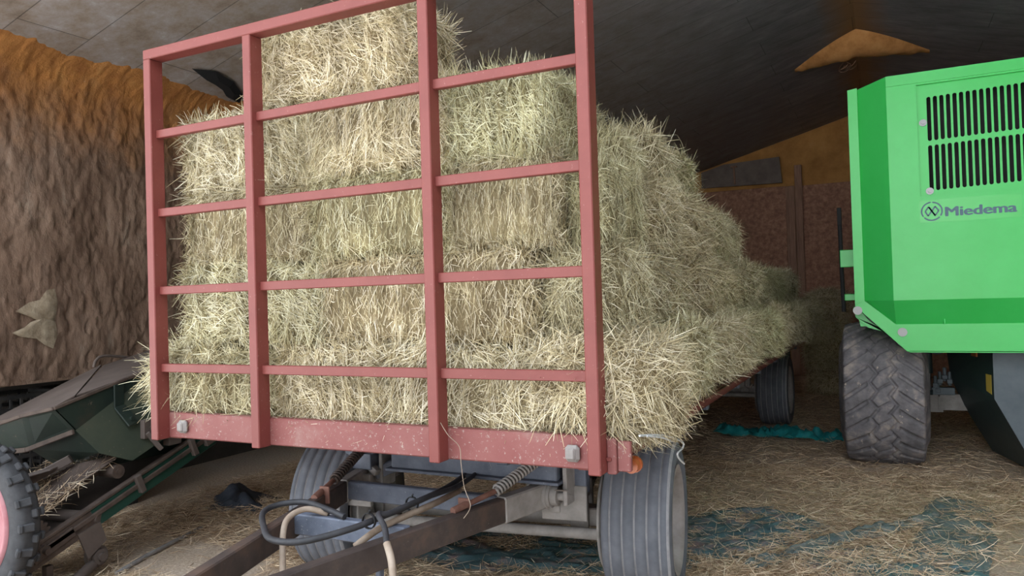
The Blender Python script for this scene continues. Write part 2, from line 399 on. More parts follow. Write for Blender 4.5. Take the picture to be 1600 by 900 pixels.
def mesh_from_arrays(name, V, F, tint, mat, smooth=False):
    me = bpy.data.meshes.new(name)
    me.vertices.add(len(V)); me.vertices.foreach_set('co', V.astype(np.float32).ravel())
    me.loops.add(len(F) * 4); me.loops.foreach_set('vertex_index', F.astype(np.int32).ravel())
    me.polygons.add(len(F)); me.polygons.foreach_set('loop_start', (np.arange(len(F)) * 4).astype(np.int32))
    me.update(calc_edges=True)
    a = me.attributes.new('tint', 'FLOAT', 'POINT'); a.data.foreach_set('value', tint.astype(np.float32))
    me.materials.append(mat)
    return me

def bale_mesh(name, L=.95, D=.46, H=.39, style='neat', seed=0, dens=12000):
    rng = np.random.default_rng(1000 + seed)
    half = np.array([L / 2, D / 2, H / 2]); R = {'shag': .11, 'messy': .075, 'neat': .05}[style]
    def surf(q):
        p = q * half; inner = np.clip(p, -(half - R), half - R); d = p - inner
        nl = np.linalg.norm(d, axis=1, keepdims=True); nn = d / (nl + 1e-9)
        s = inner + nn * R
        # flakes, lumps
        fl = np.sin(2 * PI * (s[:, 0:1] / .12 + .5 * fbm(s * 3 + seed * 7, seed)[:, None]))
        amp = .010 if style == 'neat' else .016
        lump = fbm(s * np.array([4, 4, 4]) + seed * 13.7, seed + 5)[:, None]
        s = s + nn * (amp * fl * (np.abs(nn[:, 0:1]) < .6) + {'shag': .075, 'messy': .05, 'neat': .03}[style] * lump)
        if style == 'shag': s[:, 1:] *= 1.04 - .36 * np.abs(s[:, 0:1] / half[0]) ** 4
        return s, nn
    # body
    Vs = []; Fs = []; o = 0
    for a in range(3):
        u, w = [(1, 2), (2, 0), (0, 1)][a]
        nu = max(6, int(half[u] * 2 / .03)); nw = max(6, int(half[w] * 2 / .03))
        for sg in (-1, 1):
            U, Wg = np.meshgrid(np.linspace(-1, 1, nu + 1), np.linspace(-1, 1, nw + 1), indexing='ij')
            q = np.zeros((U.size, 3)); q[:, a] = sg; q[:, u] = U.ravel(); q[:, w] = Wg.ravel()
            s, _ = surf(q); Vs.append(s)
            I = (np.arange(nu)[:, None] * (nw + 1) + np.arange(nw)[None, :]).ravel()
            f = np.stack([I, I + nw + 1, I + nw + 2, I + 1], 1)
            if sg < 0: f = f[:, ::-1]
            Fs.append(f + o); o += len(s)
    body_v = np.concatenate(Vs); body_f = np.concatenate(Fs)
    body_t = np.clip(.14 + .16 * fbm(body_v * np.array([40, 40, 12]), 3), .0, .4)  # body tinted dark to paint shade into the gaps between strands
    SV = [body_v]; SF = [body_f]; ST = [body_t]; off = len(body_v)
    faces = [(1, -1), (1, 1), (0, -1), (0, 1), (2, 1), (2, -1)]
    for a, sg in faces:
        u, w = [(1, 2), (2, 0), (0, 1)][a]
        area = 4 * half[u] * half[w]
        n = int(area * dens * (.25 if (a == 2 and sg < 0) else 1))
        q = rng.uniform(-1, 1, (n, 3)); q[:, a] = sg
        P, N = surf(q)
        # orientation in plane
        up = np.zeros((n, 3)); 
        if a == 2: up[:, 1] = 1
        else: up[:, 2] = 1
        tang = np.cross(up, N); tang /= np.linalg.norm(tang, axis=1, keepdims=True) + 1e-9
        up2 = np.cross(N, tang)
        long_face = (a == 1)
        if style == 'neat' and long_face:
            ang = rng.normal(0, .28, n) + rng.choice([0, PI], n) + .25 * fbm(P * 5 + seed, 9)
            wild = rng.random(n) < .16; ang[wild] = rng.uniform(0, 2 * PI, wild.sum())
            Ln = rng.uniform(.03, .10, n); el = np.abs(rng.normal(.10, .14, n))
        elif style == 'messy' or style == 'neat':
            ang = rng.uniform(0, 2 * PI, n) * .0 + fbm(P * 4 + seed * 3, 21) * 2.6 + rng.normal(0, .55, n) + rng.choice([0, PI], n)
            Ln = rng.uniform(.04, .15, n); el = np.abs(rng.normal(.10, .17, n))
        else:
            ang = fbm(P * 5 + seed * 3, 21) * 3.2 + rng.normal(0, .95, n) + PI * (rng.random(n) < .62)
            Ln = rng.uniform(.03, .11, n); el = np.abs(rng.normal(.18, .24, n)); lg = rng.random(n) < .22; Ln[lg] = rng.uniform(.09, .19, lg.sum()); el[lg] += .08
        edge = np.max(np.abs(np.delete(q, a, 1)), 1) > .9
        el[edge] += np.abs(rng.normal(.12, .25, edge.sum()))
        T = up2 * np.cos(ang)[:, None] + tang * np.sin(ang)[:, None]
        Wd = rng.uniform(.0018, .004, n)
        dr = np.abs(rng.normal(.08, .1, n))
        P = P - N * .006 - T * (Ln * .4)[:, None] * (el < .25)[:, None]
        V, F = strand_arrays(P, N, T, Ln, Wd, el, dr, rng)
        t = rng.beta(1.35, 1.05, n) * .94 + .05
        t += .16 * fbm(P * np.array([9, 9, 3]) + seed * 5, 31)
        if style == 'messy': t += .10
        if style == 'shag': t -= .04
        t = np.clip(t, 0, 1)
        SV.append(V); SF.append(F + off); ST.append(np.repeat(t, 8)); off += len(V)
    # long stray stalks, and drooping wisps along the lower edges
    n = int({'neat': 170, 'messy': 260, 'shag': 520}[style])
    q = rng.uniform(-1, 1, (n, 3)); ax = rng.choice(2, n); q[np.arange(n), ax] = rng.choice([-1, 1], n)
    lowm = rng.random(n) < .22; q[lowm, 2] = rng.uniform(-1, -.7, lowm.sum())
    P, N = surf(q); T = rng.normal(0, 1, (n, 3)); T[lowm] = np.array([0, 0, -1]) + rng.normal(0, .5, (lowm.sum(), 3)); T -= N * np.sum(T * N, 1, keepdims=True); T /= np.linalg.norm(T, axis=1, keepdims=True) + 1e-9
    V, F = strand_arrays(P - N * .01, N, T, rng.uniform(.07, .17, n), rng.uniform(.002, .004, n), np.abs(rng.normal(.3, .28, n)), np.abs(rng.normal(.2, .2, n)), rng, .5)
    SV.append(V); SF.append(F + off); ST.append(np.repeat(np.clip(rng.normal(.75, .18, n), 0, 1), 8))
    V = np.concatenate(SV); V[:, 2] += H / 2
    V[:, 2] = np.where(V[:, 2] < 0, V[:, 2] * (.3 if style == 'shag' else .45), V[:, 2])
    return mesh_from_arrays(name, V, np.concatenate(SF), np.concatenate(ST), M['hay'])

BALES = {}
for st, k in (('neat', 4), ('messy', 3), ('shag', 4)):
    for i in range(k):
        BALES[st, i] = bale_mesh('hay_bale', style=st, seed=len(BALES))
BD = (.95, .46, .39)

def bale(style, i, x0, x1, y0, y1, z0, z1, label, group, turn=False, flip=False, tilt=(0, 0), yaw=0):
    o = bpy.data.objects.new('hay_bale', BALES[style, i % (3 if style == 'messy' else 4)]); COL.objects.link(o)
    lx, ly, lz = x1 - x0, y1 - y0, z1 - z0
    o.location = ((x0 + x1) / 2, (y0 + y1) / 2, z0)
    if turn:
        o.scale = (ly / BD[0], lx / BD[1], lz / BD[2])
        o.rotation_euler = (tilt[0], tilt[1], PI / 2 * (-1 if flip else 1) + yaw)
    else:
        o.scale = (lx / BD[0], ly / BD[1], lz / BD[2]); o.rotation_euler = (tilt[0], tilt[1], (PI if flip else 0) + yaw)
    return tag(o, label, 'hay bale', group)

# ------------------------------------------------------------------ setting
XW, XR, ZE, SL, YF, YB = -3.30, 1.98, 3.42, .28, -.7, 12.6
ZR = ZE + SL * (XR - XW); XE = 2 * XR - XW
fl = MB(); fl.grid(lambda u, v: (-4.2 + u * (XE + 4.5), YF + v * (YB - YF + .2), .0), 20, 30); structure('floor', fl, M['floor'])
g = MB(); g.box(-30, 35, -40, YF, -.3, -.004); structure('ground', g, M['concrete'])

def wall_left():
    ys = np.concatenate([np.linspace(YF, -.2, 30), np.linspace(-.18, 4, 380), np.linspace(4.1, YB, 60)])
    ts = np.linspace(0, 1, 210); vs = []
    Y, Tt = np.meshgrid(ys, ts, indexing='ij'); z = 1.11 + Tt * (ZE + .17 - 1.11)
    p = np.stack([Y.ravel(), z.ravel(), np.zeros(Y.size)], 1)
    d = .035 * fbm(p * np.array([1.3, 1.0, 1]), 2, 3) + .014 * fbm(p * np.array([11, 7, 1]), 8, 4) + .010 * fbm(p * np.array([26, 12, 1]), 28, 3) - .03 * np.maximum(0, fbm(p * np.array([15, 8, 1]), 18, 3) - .25)
    zz = z.ravel(); cove = np.clip((zz - (ZE - .20)) / .28, 0, 1.4) ** 2 * .26 * (1 + .2 * fbm(p * 2.2, 71, 3))
    ripple = .012 * fbm(p * np.array([16, 12, 1]), 33, 3) * (zz > ZE - .5)
    x = XW + .01 + d + cove + ripple
    # ragged lower edge
    z2 = zz + (Tt.ravel() < .001) * .02 * fbm(p * 3, 4)
    V = np.stack([x, Y.ravel(), z2], 1); n2 = len(ts)
    I = (np.arange(len(ys) - 1)[:, None] * n2 + np.arange(n2 - 1)[None, :]).ravel()
    m = MB(); m.add(V, [tuple(r) for r in np.stack([I, I + n2, I + n2 + 1, I + 1], 1)], 0, True)
    m.box(XW - .16, XW - .08, YF, YB, 1.11, ZE + .1)
    m.box(XW - .1, XW + .02, YF, YB, 1.10, 1.12)
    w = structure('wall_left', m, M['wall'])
    # torn patch showing the pale foam
    def blob(cy, cz, pts, x0, th, seed):
        mm = MB(); n = len(pts); rings = 5; vs = []; fs = []
        for r in range(rings + 1):
            k = 1 - r / rings
            for j, (a, b) in enumerate(pts):
                yy, zz_ = cy + a * k, cz + b * k
                h = th * (1 - k ** 3) * (.75 + .5 * float(vnoise(np.array([[yy * 12, zz_ * 12, seed]]), seed)[0]))
                vs.append((x0 + h, yy, zz_))
        for r in range(rings):
            for j in range(n):
                j2 = (j + 1) % n; fs.append((r * n + j, r * n + j2, (r + 1) * n + j2, (r + 1) * n + j))
        mm.add(vs, fs, 0, True); return mm
    up = [(-.17, .06), (-.08, .12), (0, .14), (.05, .21), (.11, .22), (.13, .12), (.12, .04), (.10, -.02), (-.02, -.01), (-.10, .03)]
    lo = [(-.07, -.02), (.02, .01), (.11, -.02), (.125, -.12), (.09, -.22), (.03, -.19), (-.03, -.14), (-.14, -.12), (-.2, -.09), (-.12, -.06)]
    for a, pts in enumerate((up, lo)):
        o = link('bare_foam_patch', blob(.70, 1.56, pts, XW + .03, .018, a + 3).mesh('bare_foam_patch', M['foam_pale']), w); o['label'] = 'pale bare foam in the torn wall'
    return w
wall_left()
m = MB(); m.box(-4.35, -4.2, YF, YB, 0, 3.2); m.box(-4.2, XW - .08, YF, YB, 1.16, 1.24); structure('trim_1', m, M['inner_dark'])
m = MB(); m.box(XE, XE + .15, YF, YB, 0, ZE + .1); structure('wall_right', m, M['wall'])
m = MB(); m.prism([(-4.2, 0), (XE + .2, 0), (XE + .2, ZE + .2), (XR, ZR + .25), (XW, ZE + .2), (-4.2, ZE + .2)], YB, YB + .15); structure('wall_back', m, M['gable'])

def ceil():
    m = MB()
    def pt(side):
        def fn(u, v):
            y = YF + v * (YB - YF)
            x = XW - .1 + u * (XR - XW + .1) if side < 0 else XR + u * (XE - XR + .1)
            z = ZE + SL * (x - XW) if side < 0 else ZR - SL * (x - XR)
            n = float(vnoise(np.array([[x * .9, y * .9, 0]]), 5)[0]) * .012
            return (x, y, z + n * (abs(x - XR) > .3))
        return fn
    m.grid(pt(-1), 60, 90); m.grid(pt(1), 60, 90)
    m.prism([(XW - .2, ZE + .05), (XR, ZR + .10), (XE + .2, ZE + .05), (XE + .2, ZE + .25), (XR, ZR + .30), (XW - .2, ZE + .25)], YF, YB)
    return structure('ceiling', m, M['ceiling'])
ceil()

# sagging foam seam across the ridge
def foam_ridge():
    m = MB(); nu, nv = 90, 22
    def fn(u, v):
        s = u * 2 - 1
        x = XR + (-.80 * (-s) if s < 0 else .84 * s)
        roof = ZR - SL * abs(x - XR)
        prof = (1 - abs(s) ** 1.5) ** 1.1 if abs(s) < 1 else 0
        wid = .10 + .40 * prof
        y = 8.35 + (v - .5) * wid * 1.5 - .18 * prof + .14 * (abs(s)) ** 2
        p = np.array([[x * 7, y * 7, 1.0]]); n = float(fbm(p, 6, 4)[0])
        sag = .40 * prof + .02
        h = math.sin(PI * v) ** .7 if 0 < v < 1 else 0
        skew = .55 + .9 * (1 - v)
        return (x, y, roof - .008 - sag * h * skew * .6 - .03 * n * h)
    m.grid(fn, nu, nv)
    o = single('ridge_foam', m, M['foam'], 'orange lump of sagging spray foam across the ceiling ridge', 'spray foam')
    t = MB()
    for k in range(4):
        a = random.uniform(-.1, .1)
        t.tube([(XR - .1 + a + .05 * math.sin(i * .9 + k), 8.3 + .02 * i, ZR - .27 - .05 * math.sin(i / 7 * PI) * (1 + .4 * k)) for i in range(8)], .003, 5)
    tw = link('frayed_wire', t.mesh('frayed_wire', M['timber']), o)
foam_ridge()

def ceiling_gap():  # black sheet painting the darkness of a gap in the ceiling
    pts = [(-2.78, 1.66), (-2.72, 1.85), (-2.78, 2.10), (-2.92, 2.34), (-3.05, 2.42), (-3.02, 2.26), (-2.90, 2.08), (-2.83, 1.88)]
    m = MB(); n = len(pts); vs = []
    for k, dz in ((1.0, -.004), (.55, -.035)):
        cx = sum(p[0] for p in pts) / n; cy = sum(p[1] for p in pts) / n
        for x, y in pts:
            x = cx + (x - cx) * k; y = cy + (y - cy) * k; vs.append((x, y, ZE + SL * (x - XW) - .012 + dz))
    fs = [(i, (i + 1) % n, n + (i + 1) % n, n + i) for i in range(n)] + [tuple(range(n, 2 * n))]
    m.add(vs, fs, 0)
    single('dark_gap_sheet', m, M['gap'], 'black sheet standing in for the dark gap in the torn ceiling above the left hay', 'roofing felt')
ceiling_gap()

# back wall boards
def board(name, x0, x1, z0, z1, mat, label, cat, tilt=0, y=YB - .06, th=.03, group=None):
    m = MB(); c = Vector(((x0 + x1) / 2, y, (z0 + z1) / 2)); R = Matrix.Rotation(tilt, 3, 'Y')
    m.obox(c, R, ((x1 - x0) / 2, th / 2, (z1 - z0) / 2), 0, .006)
    return single(name, m, mat, label, cat, group)
board('chipboard_sheet', -1.9, .56, .002, 3.62, M['osb'], 'wide brown chipboard sheet on the back wall, left of the upright timber', 'board', .008)
board('chipboard_sheet', .86, 5.4, .002, 3.60, M['osb'], 'brown chipboard sheet on the back wall between upright timber and green machine', 'board', -.004)
board('timber_plank', .57, .73, .0, 3.60, M['timber'], 'shorter pale brown plank standing against the back wall chipboard', 'plank', 0, YB - .09)
board('timber_plank', .74, .87, .0, 3.98, M['timber'], 'taller dark timber upright rising above the back wall chipboard', 'plank', 0, YB - .12, .07)
t = Thing('grey_board', 'dark grey flat board lying along the top of the back wall chipboard', 'board', (-.4, YB - .13, 3.7))
m = MB(); m.prism([(-1.0, 3.70), (.52, 3.67), (.48, 4.17), (-.55, 4.13), (-1.0, 4.01)], YB - .15, YB - .11); t.part('panel', m, M['board_grey'])
m = MB(); m.bar((-.35, YB - .17, 3.72), (-.36, YB - .17, 4.05), .05, .03); m.bar((-.42, YB - .17, 4.06), (-.30, YB - .17, 4.06), .05, .03); t.part('bracket', m, M['timber'])

# ------------------------------------------------------------------ hay wagon
W2 = 1.225
wg = Thing('hay_wagon', 'red flatbed hay wagon with slatted front headboard, loaded with bales', 'wagon', (0, 0, 0))
deck = MB(); deck.box(-1.19, 1.19, .13, 8.55, .955, .995); wg.part('deck', deck, M['red'])
hb = MB(); hb.box(-W2, W2, 0, .080, 2.953 - .052, 2.953, 0, .004)
head = wg.part('headboard', hb, M['red'], label='red slatted steel headboard')
pw = .0512
posts = [-W2, -.527, .4695, W2 - pw]
for i, x in enumerate(posts):
    m = MB(); m.box(x, x + pw, 0, .080, .931, 2.902, 0, .004)
    wg.part('post', m, M['red'], head)
for z in (2.535, 2.126, 1.721, 1.321):
    for a in range(3):
        m = MB(); m.box(posts[a] + pw - .002, posts[a + 1] + .002, .030, .062, z - .0424, z, 0, .003)
        wg.part('rail', m, M['red'], head)
fb = MB(); fb.box(-W2, W2, .073, .13, .934, 1.064, 0, .006)
beam = wg.part('front_beam', fb, M['red_dusty'], label='dusty red front cross beam')
for x in (-1.06, 1.09):
    m = MB(); m.box(x - .03, x + .03, .045, .075, .965, 1.03, 0, .012)
    m.box(x - .021, x + .017, .036, .05, .975, 1.02, 0, .008)
    wg.part('rubber_stop', m, M['pale_rubber'], beam, label='dusty square rubber stop')
for s in (-1, 1):
    m = MB(); x0, x1 = sorted((s * 1.15, s * 1.225))
    m.box(x0, x1, .082, 8.55, .932, .997, 0, .004); m.box(*sorted((s * 1.10, s * 1.225)), .082, 8.55, .930, .942, 0, .003)
    m.box(*sorted((s * 1.225, s * 1.245)), .06, 8.55, .975, .99, 0, .003)
    sr = wg.part('side_rail', m, M['red'])
    m = MB(); m.box(*sorted((s * 1.225, s * 1.262)), .07, .115, .925, 1.06, 0, .004); m.box(*sorted((s * 1.262, s * 1.315)), .085, .11, .935, 1.05, 0, .004)
    wg.part('stake_bracket', m, M['red_dusty'], sr)
    m = MB(); m.cyl((s * 1.29, .16, .94), (s * 1.29, .20, .94), .028, 16); m.cyl((s * 1.29, .20, .94), (s * 1.29, .215, .94), .033, 16)
    wg.part('marker_lamp', m, M['orange_lens'], sr, label='orange marker lamp')
    for yy in (1.25, 3.4):
        m = MB(); m.tube([(s * 1.2, yy, .915), (s * 1.2, yy, .875), (s * 1.215, yy, .862), (s * 1.24, yy, .866), (s * 1.25, yy, .89)], .008, 8)
        wg.part('rope_hook', m, M['rust'], sr)
# chassis
m = MB()
for s in (-1, 1):
    x = s * .42
    m.box(x - .035, x + .035, .75, 8.3, .76, .915, 0, .005)
for y in (2.4, 3.6, 4.8, 6.0, 8.0): m.box(-1.12, 1.12, y - .03, y + .03, .83, .93, 0, .004)
ch = wg.part('chassis', m, M['frame'])
m = MB(); m.box(-.30, .70, .80, .98, .685, .91, 0, .006); m.box(-.32, .72, .77, 1.0, .672, .687, 0, .002); m.box(.70, .80, .94, 1.0, .60, .90, 0, .004)
m.box(-.62, -.44, .80, 1.0, .66, .80, 0, .004)
wg.part('bolster', m, M['frame'])
m = MB(); m.lathe([(0, .18), (0, .25), (.045, .25), (.045, .18)], 48, 'z', (0, 1.14, .69), closed=True); wg.part('turntable', m, M['dusty_metal'])
STEER = Matrix.Translation((.05, 1.14, 0)) @ Matrix.Rotation(math.radians(7.5), 4, 'Z') @ Matrix.Translation((0, -1.14, 0))
def steer(o, yc):
    if yc < 3:
        for q in [o] + list(o.children): q.data.transform(STEER)
def axle(yc, name):
    m = MB(); m.box(-.84, .84, yc - .05, yc + .05, .36, .46, 0, .008); m.cyl((-1.05, yc, .41), (1.05, yc, .41), .035, 16)
    m.cyl((-.8, yc - .17, .36), (.8, yc - .17, .36), .03, 14)
    a = wg.part(name, m, M['dusty_metal'])
    for s in (-1, 1):
        q = MB()
        for k in range(5):
            L = .46 - .07 * k
            q.grid(lambda u, v: (s * .62 - .035 + .07 * v, yc - L + 2 * L * u, .52 + .012 * (4 - k) + .09 * ((2 * u - 1) * L / .46) ** 2), 14, 1, 0, False)
            q.box(s * .62 - .034, s * .62 + .034, yc - L * .5, yc + L * .5, .506 + .012 * (4 - k), .517 + .012 * (4 - k))
        for yy in (-.06, .06): q.box(s * .62 - .05, s * .62 + .05, yc + yy - .012, yc + yy + .012, .34, .60, 0, .003)
        wg.part('leaf_spring', q, M['dusty_metal'], a)
        q = MB(); q.box(s * .62 - .14, s * .62 + .10, yc - .30, yc - .27, .46, .64, 0, .004); q.box(s * .55 - .03, s * .55 + .03, yc - .31, yc - .29, .50, .60, 0, .004); q.bar((s * .50, yc - .25, .64), (s * .66, yc - .2, .74), .04, .04)
        wg.part('spring_hanger', q, M['dusty_metal'], a)
    steer(a, yc)
    return a
axle(1.14, 'front_axle'); axle(6.95, 'rear_axle')

def wagon_wheel(xc, yc, s):
    R, Wd, rr = .415, .335, .285; z = R
    m = MB()
    m.lathe([(s * x, r) for x, r in ((.165, rr), (.168, rr - .012), (.14, rr - .03), (.06, rr - .05), (.02, .20), (.035, .12), (.07, .10), (.07, .0))], 56, 'x', (xc, yc, z))
    m.lathe([(s * x, r) for x, r in ((-.165, rr), (-.165, rr - .02), (0, rr - .04), (.02, rr - .05))], 48, 'x', (xc, yc, z))
    w = wg.part('wheel', m, M['rim_grey'])
    hw = Wd / 2; prof = []; mis = []
    prof += [(-hw * .90, rr), (-hw * 1.02, rr + .03), (-hw * 1.05, R - .06), (-hw * .99, R - .022), (-hw * .92, R - .006)]
    mis += [0] * 5
    ng = 5
    for k in range(ng):
        x = -hw * .72 + k * (hw * 1.44 / (ng - 1))
        prof += [(x - .0045, R), (x - .0035, R - .008), (x + .0035, R - .008), (x + .0045, R)]; mis += [1, 1, 1, 0]
    prof += [(hw * .92, R - .006), (hw * .99, R - .022), (hw * 1.05, R - .06), (hw * 1.02, rr + .03), (hw * .90, rr)]
    mis += [1, 0, 0, 0, 0]
    t = MB(); t.lathe([(p[0], p[1]) for p in prof], 96, 'x', (xc, yc, z), mis)
    wg.part('tyre', t.mesh('tyre', [M['tyre'], M['tyre_dust']]), None, w, label='dusty ribbed tyre')
    b = MB(); b.lathe([(-s * .06, .0), (-s * .06, .255), (-s * .20, .265), (-s * .20, .275), (-s * .215, .275), (-s * .215, .1)], 48, 'x', (xc, yc, z))
    wg.part('brake_drum', b, M['dusty_metal'], w)
    h = MB(); h.cyl((xc + s * .02, yc, z), (xc + s * .12, yc, z), .075, 20, .06)
    for k in range(8):
        a = 2 * PI * k / 8; h.cyl((xc + s * .03, yc + .15 * math.cos(a), z + .15 * math.sin(a)), (xc + s * .06, yc + .15 * math.cos(a), z + .15 * math.sin(a)), .015, 6)
    wg.part('hub', h, M['rust'], w)
    steer(w, yc)
for yc in (1.14, 6.95):
    for s in (-1, 1): wagon_wheel(-.83 if (s < 0 and yc < 3) else s * .975, yc, s)
m = MB(); m.box(.80, 1.08, 7.62, 7.64, .22, .86, 0, .004); m.box(.86, .90, 7.64, 7.70, .7, .95); wg.part('mudflap', m, M['tyre_dark'], label='black rubber mudflap behind rear wheel')

# drawbar
HR, HL, EY = Vector((.60, .86, .60)), Vector((-.54, .88, .60)), Vector((.045, -1.12, .575))
m = MB()
for h, sx in ((HR, 1), (HL, -1)):
    e = EY + Vector((sx * .03, 0, 0)); m.bar(h, e, .055, .115, mi=0, bev=.006)
db = wg.part('drawbar', m, M['rust'], label='dark rusty A-shaped drawbar')
for h, sx in ((HR, 1), (HL, -1)):
    m = MB(); e = h.lerp(EY + Vector((sx * .03, 0, 0)), .16); m.bar(h, e, .066, .125, bev=.008); m.cyl(h + Vector((-.034, 0, 0)), h + Vector((.034, 0, 0)), .066, 24)
    wg.part('bar_end', m, M['dusty_metal'], db, label='dusty thickened bar end')
m = MB(); m.bar((-.46, .60, .60), (.52, .60, .60), .05, .095, bev=.006); wg.part('cross_bar', m, M['frame'], db)
m = MB(); m.bar((-.28, .02, .60), (.34, .02, .60), .05, .095, bev=.006); wg.part('cross_bar', m, M['frame'], db)
m = MB(); m.lathe([(.035 * math.cos(a), .075 + .03 * math.sin(a)) for a in [2 * PI * k / 12 for k in range(12)]], 24, 'z', (EY.x, EY.y - .12, EY.z), closed=True); m.box(EY.x - .05, EY.x + .05, EY.y - .06, EY.y + .1, EY.z - .05, EY.z + .05, 0, .01)
wg.part('tow_eye', m, M['rust'], db)
for h, sx in ((HR, 1), (HL, -1)):
    m = MB(); m.cyl(h + Vector((-.05, 0, .0)), h + Vector((.05, 0, 0)), .062, 20); m.cyl(h + Vector((.05, 0, 0)), h + Vector((.085, 0, 0)), .05, 18); m.cyl(h + Vector((.085, 0, 0)), h + Vector((.115, 0, 0)), .024, 8)
    m.box(h.x - .085, h.x - .06, h.y - .03, h.y + .1, .56, .76, 0, .004); m.box(h.x + .118, h.x + .14, h.y - .03, h.y + .1, .56, .76, 0, .004)
    wg.part('hinge_pin', m, M['dusty_metal'], db)
m = MB(); m.bar((-.46, .86, .63), (-.12, 1.12, .78), .07, .07, bev=.005); wg.part('support_link', m, M['frame'])
for p, q, rod in (((-.40, .43, .69), (-.50, .92, .83), (-.36, .25, .655)), ((.50, .52, .69), (.66, .92, .84), (.43, .28, .66))):
    p = Vector(p); q = Vector(q); rod = Vector(rod); d = (q - p).normalized(); x = d.orthogonal().normalized(); y = d.cross(x)
    m = MB(); turns, N = 22, 22 * 12
    m.tube([p + (q - p) * (i / N) + (x * math.cos(2 * PI * i / 12) + y * math.sin(2 * PI * i / 12)) * .023 for i in range(N + 1)], .0068, 6)
    m.cyl(p, q, .014, 8)
    sp = wg.part('tension_spring', m, M['dusty_metal'] if p.x > 0 else M['rust'], db)
    m = MB(); m.cyl(p, rod, .013, 12); m.cyl(rod - (p - rod) * .1, rod + (p - rod) * .25, .018, 8); m.box(rod.x - .03, rod.x + .03, rod.y + .06, rod.y + .072, rod.z - .05, rod.z + .035, 0, .003)
    wg.part('threaded_rod', m, M['rust_red'], sp)
m = MB(); m.box(.30, .325, -.16, -.13, .02, .56, 0, .004); wg.part('prop_stand', m, M['frame'], db)

def spline(pts, n=10):
    pts = [Vector(p) for p in pts]; out = []
    for i in range(len(pts) - 1):
        p0 = pts[max(i - 1, 0)]; p1 = pts[i]; p2 = pts[i + 1]; p3 = pts[min(i + 2, len(pts) - 1)]
        for k in range(n):
            t = k / n
            out.append(.5 * ((2 * p1) + (p2 - p0) * t + (2 * p0 - 5 * p1 + 4 * p2 - p3) * t * t + (3 * p1 - p0 - 3 * p2 + p3) * t ** 3))
    return out + [pts[-1]]
hs = MB(); hs.tube(spline([(.25, 1.05, .72), (.16, .90, .68), (.24, .52, .69), (.27, .20, .70), (.26, -.06, .70), (.22, -.22, .69), (.10, -.36, .67), (-.06, -.36, .66), (-.22, -.24, .66), (-.36, -.10, .67), (-.36, .0, .68), (-.26, .06, .685), (-.10, .02, .68), (.02, .0, .66)], 12), .0135, 10)
wg.part('air_hose', hs, M['hose_black'], db, label='looped black air hose')
hs = MB(); hs.tube(spline([(.29, 1.02, .73), (.22, .90, .69), (.29, .54, .695), (.30, .22, .715), (.29, -.04, .715), (.28, -.10, .725), (.36, -.17, .70), (.42, -.24, .665)], 12), .012, 10)
wg.part('air_hose', hs, M['hose_black'], db, label='black air hose bending over the right bar')
hs = MB(); hs.tube(spline([(.42, -.24, .665), (.47, -.28, .61), (.52, -.34, .52), (.55, -.38, .40), (.57, -.42, .25), (.60, -.48, .12)], 10), .0145, 10)
wg.part('hose_sleeve', hs, M['hose_tan'], db, label='pale tan hose end')
hs = MB(); hs.tube(spline([(.28, .56, .665), (.30, .30, .67), (.29, .10, .67), (.25, -.06, .65), (.20, -.16, .60)], 10), .0145, 10)
wg.part('hose_sleeve', hs, M['hose_tan'], db, label='tan hose along the right bar')
hs = MB(); hs.tube(spline([(-.10, .03, .655), (-.17, -.03, .685), (-.19, -.12, .67), (-.16, -.19, .62), (-.10, -.26, .50), (-.03, -.34, .36), (.03, -.40, .22)], 12), .0135, 10)
wg.part('hose_sleeve', hs, M['hose_tan'], db, label='tan hose hanging over the left bar')
for p in ((.245, -.12, .70), (.27, .16, .70)):
    hs = MB(); hs.lathe([(-.006, .03), (.006, .03), (.006, .034), (-.006, .034)], 16, 'y', p, closed=True); hs.tube([(p[0], p[1], p[2] + .03), (p[0] + .02, p[1] - .02, p[2] + .05)], .004, 5)
    wg.part('cable_tie', hs, M['black'], db)


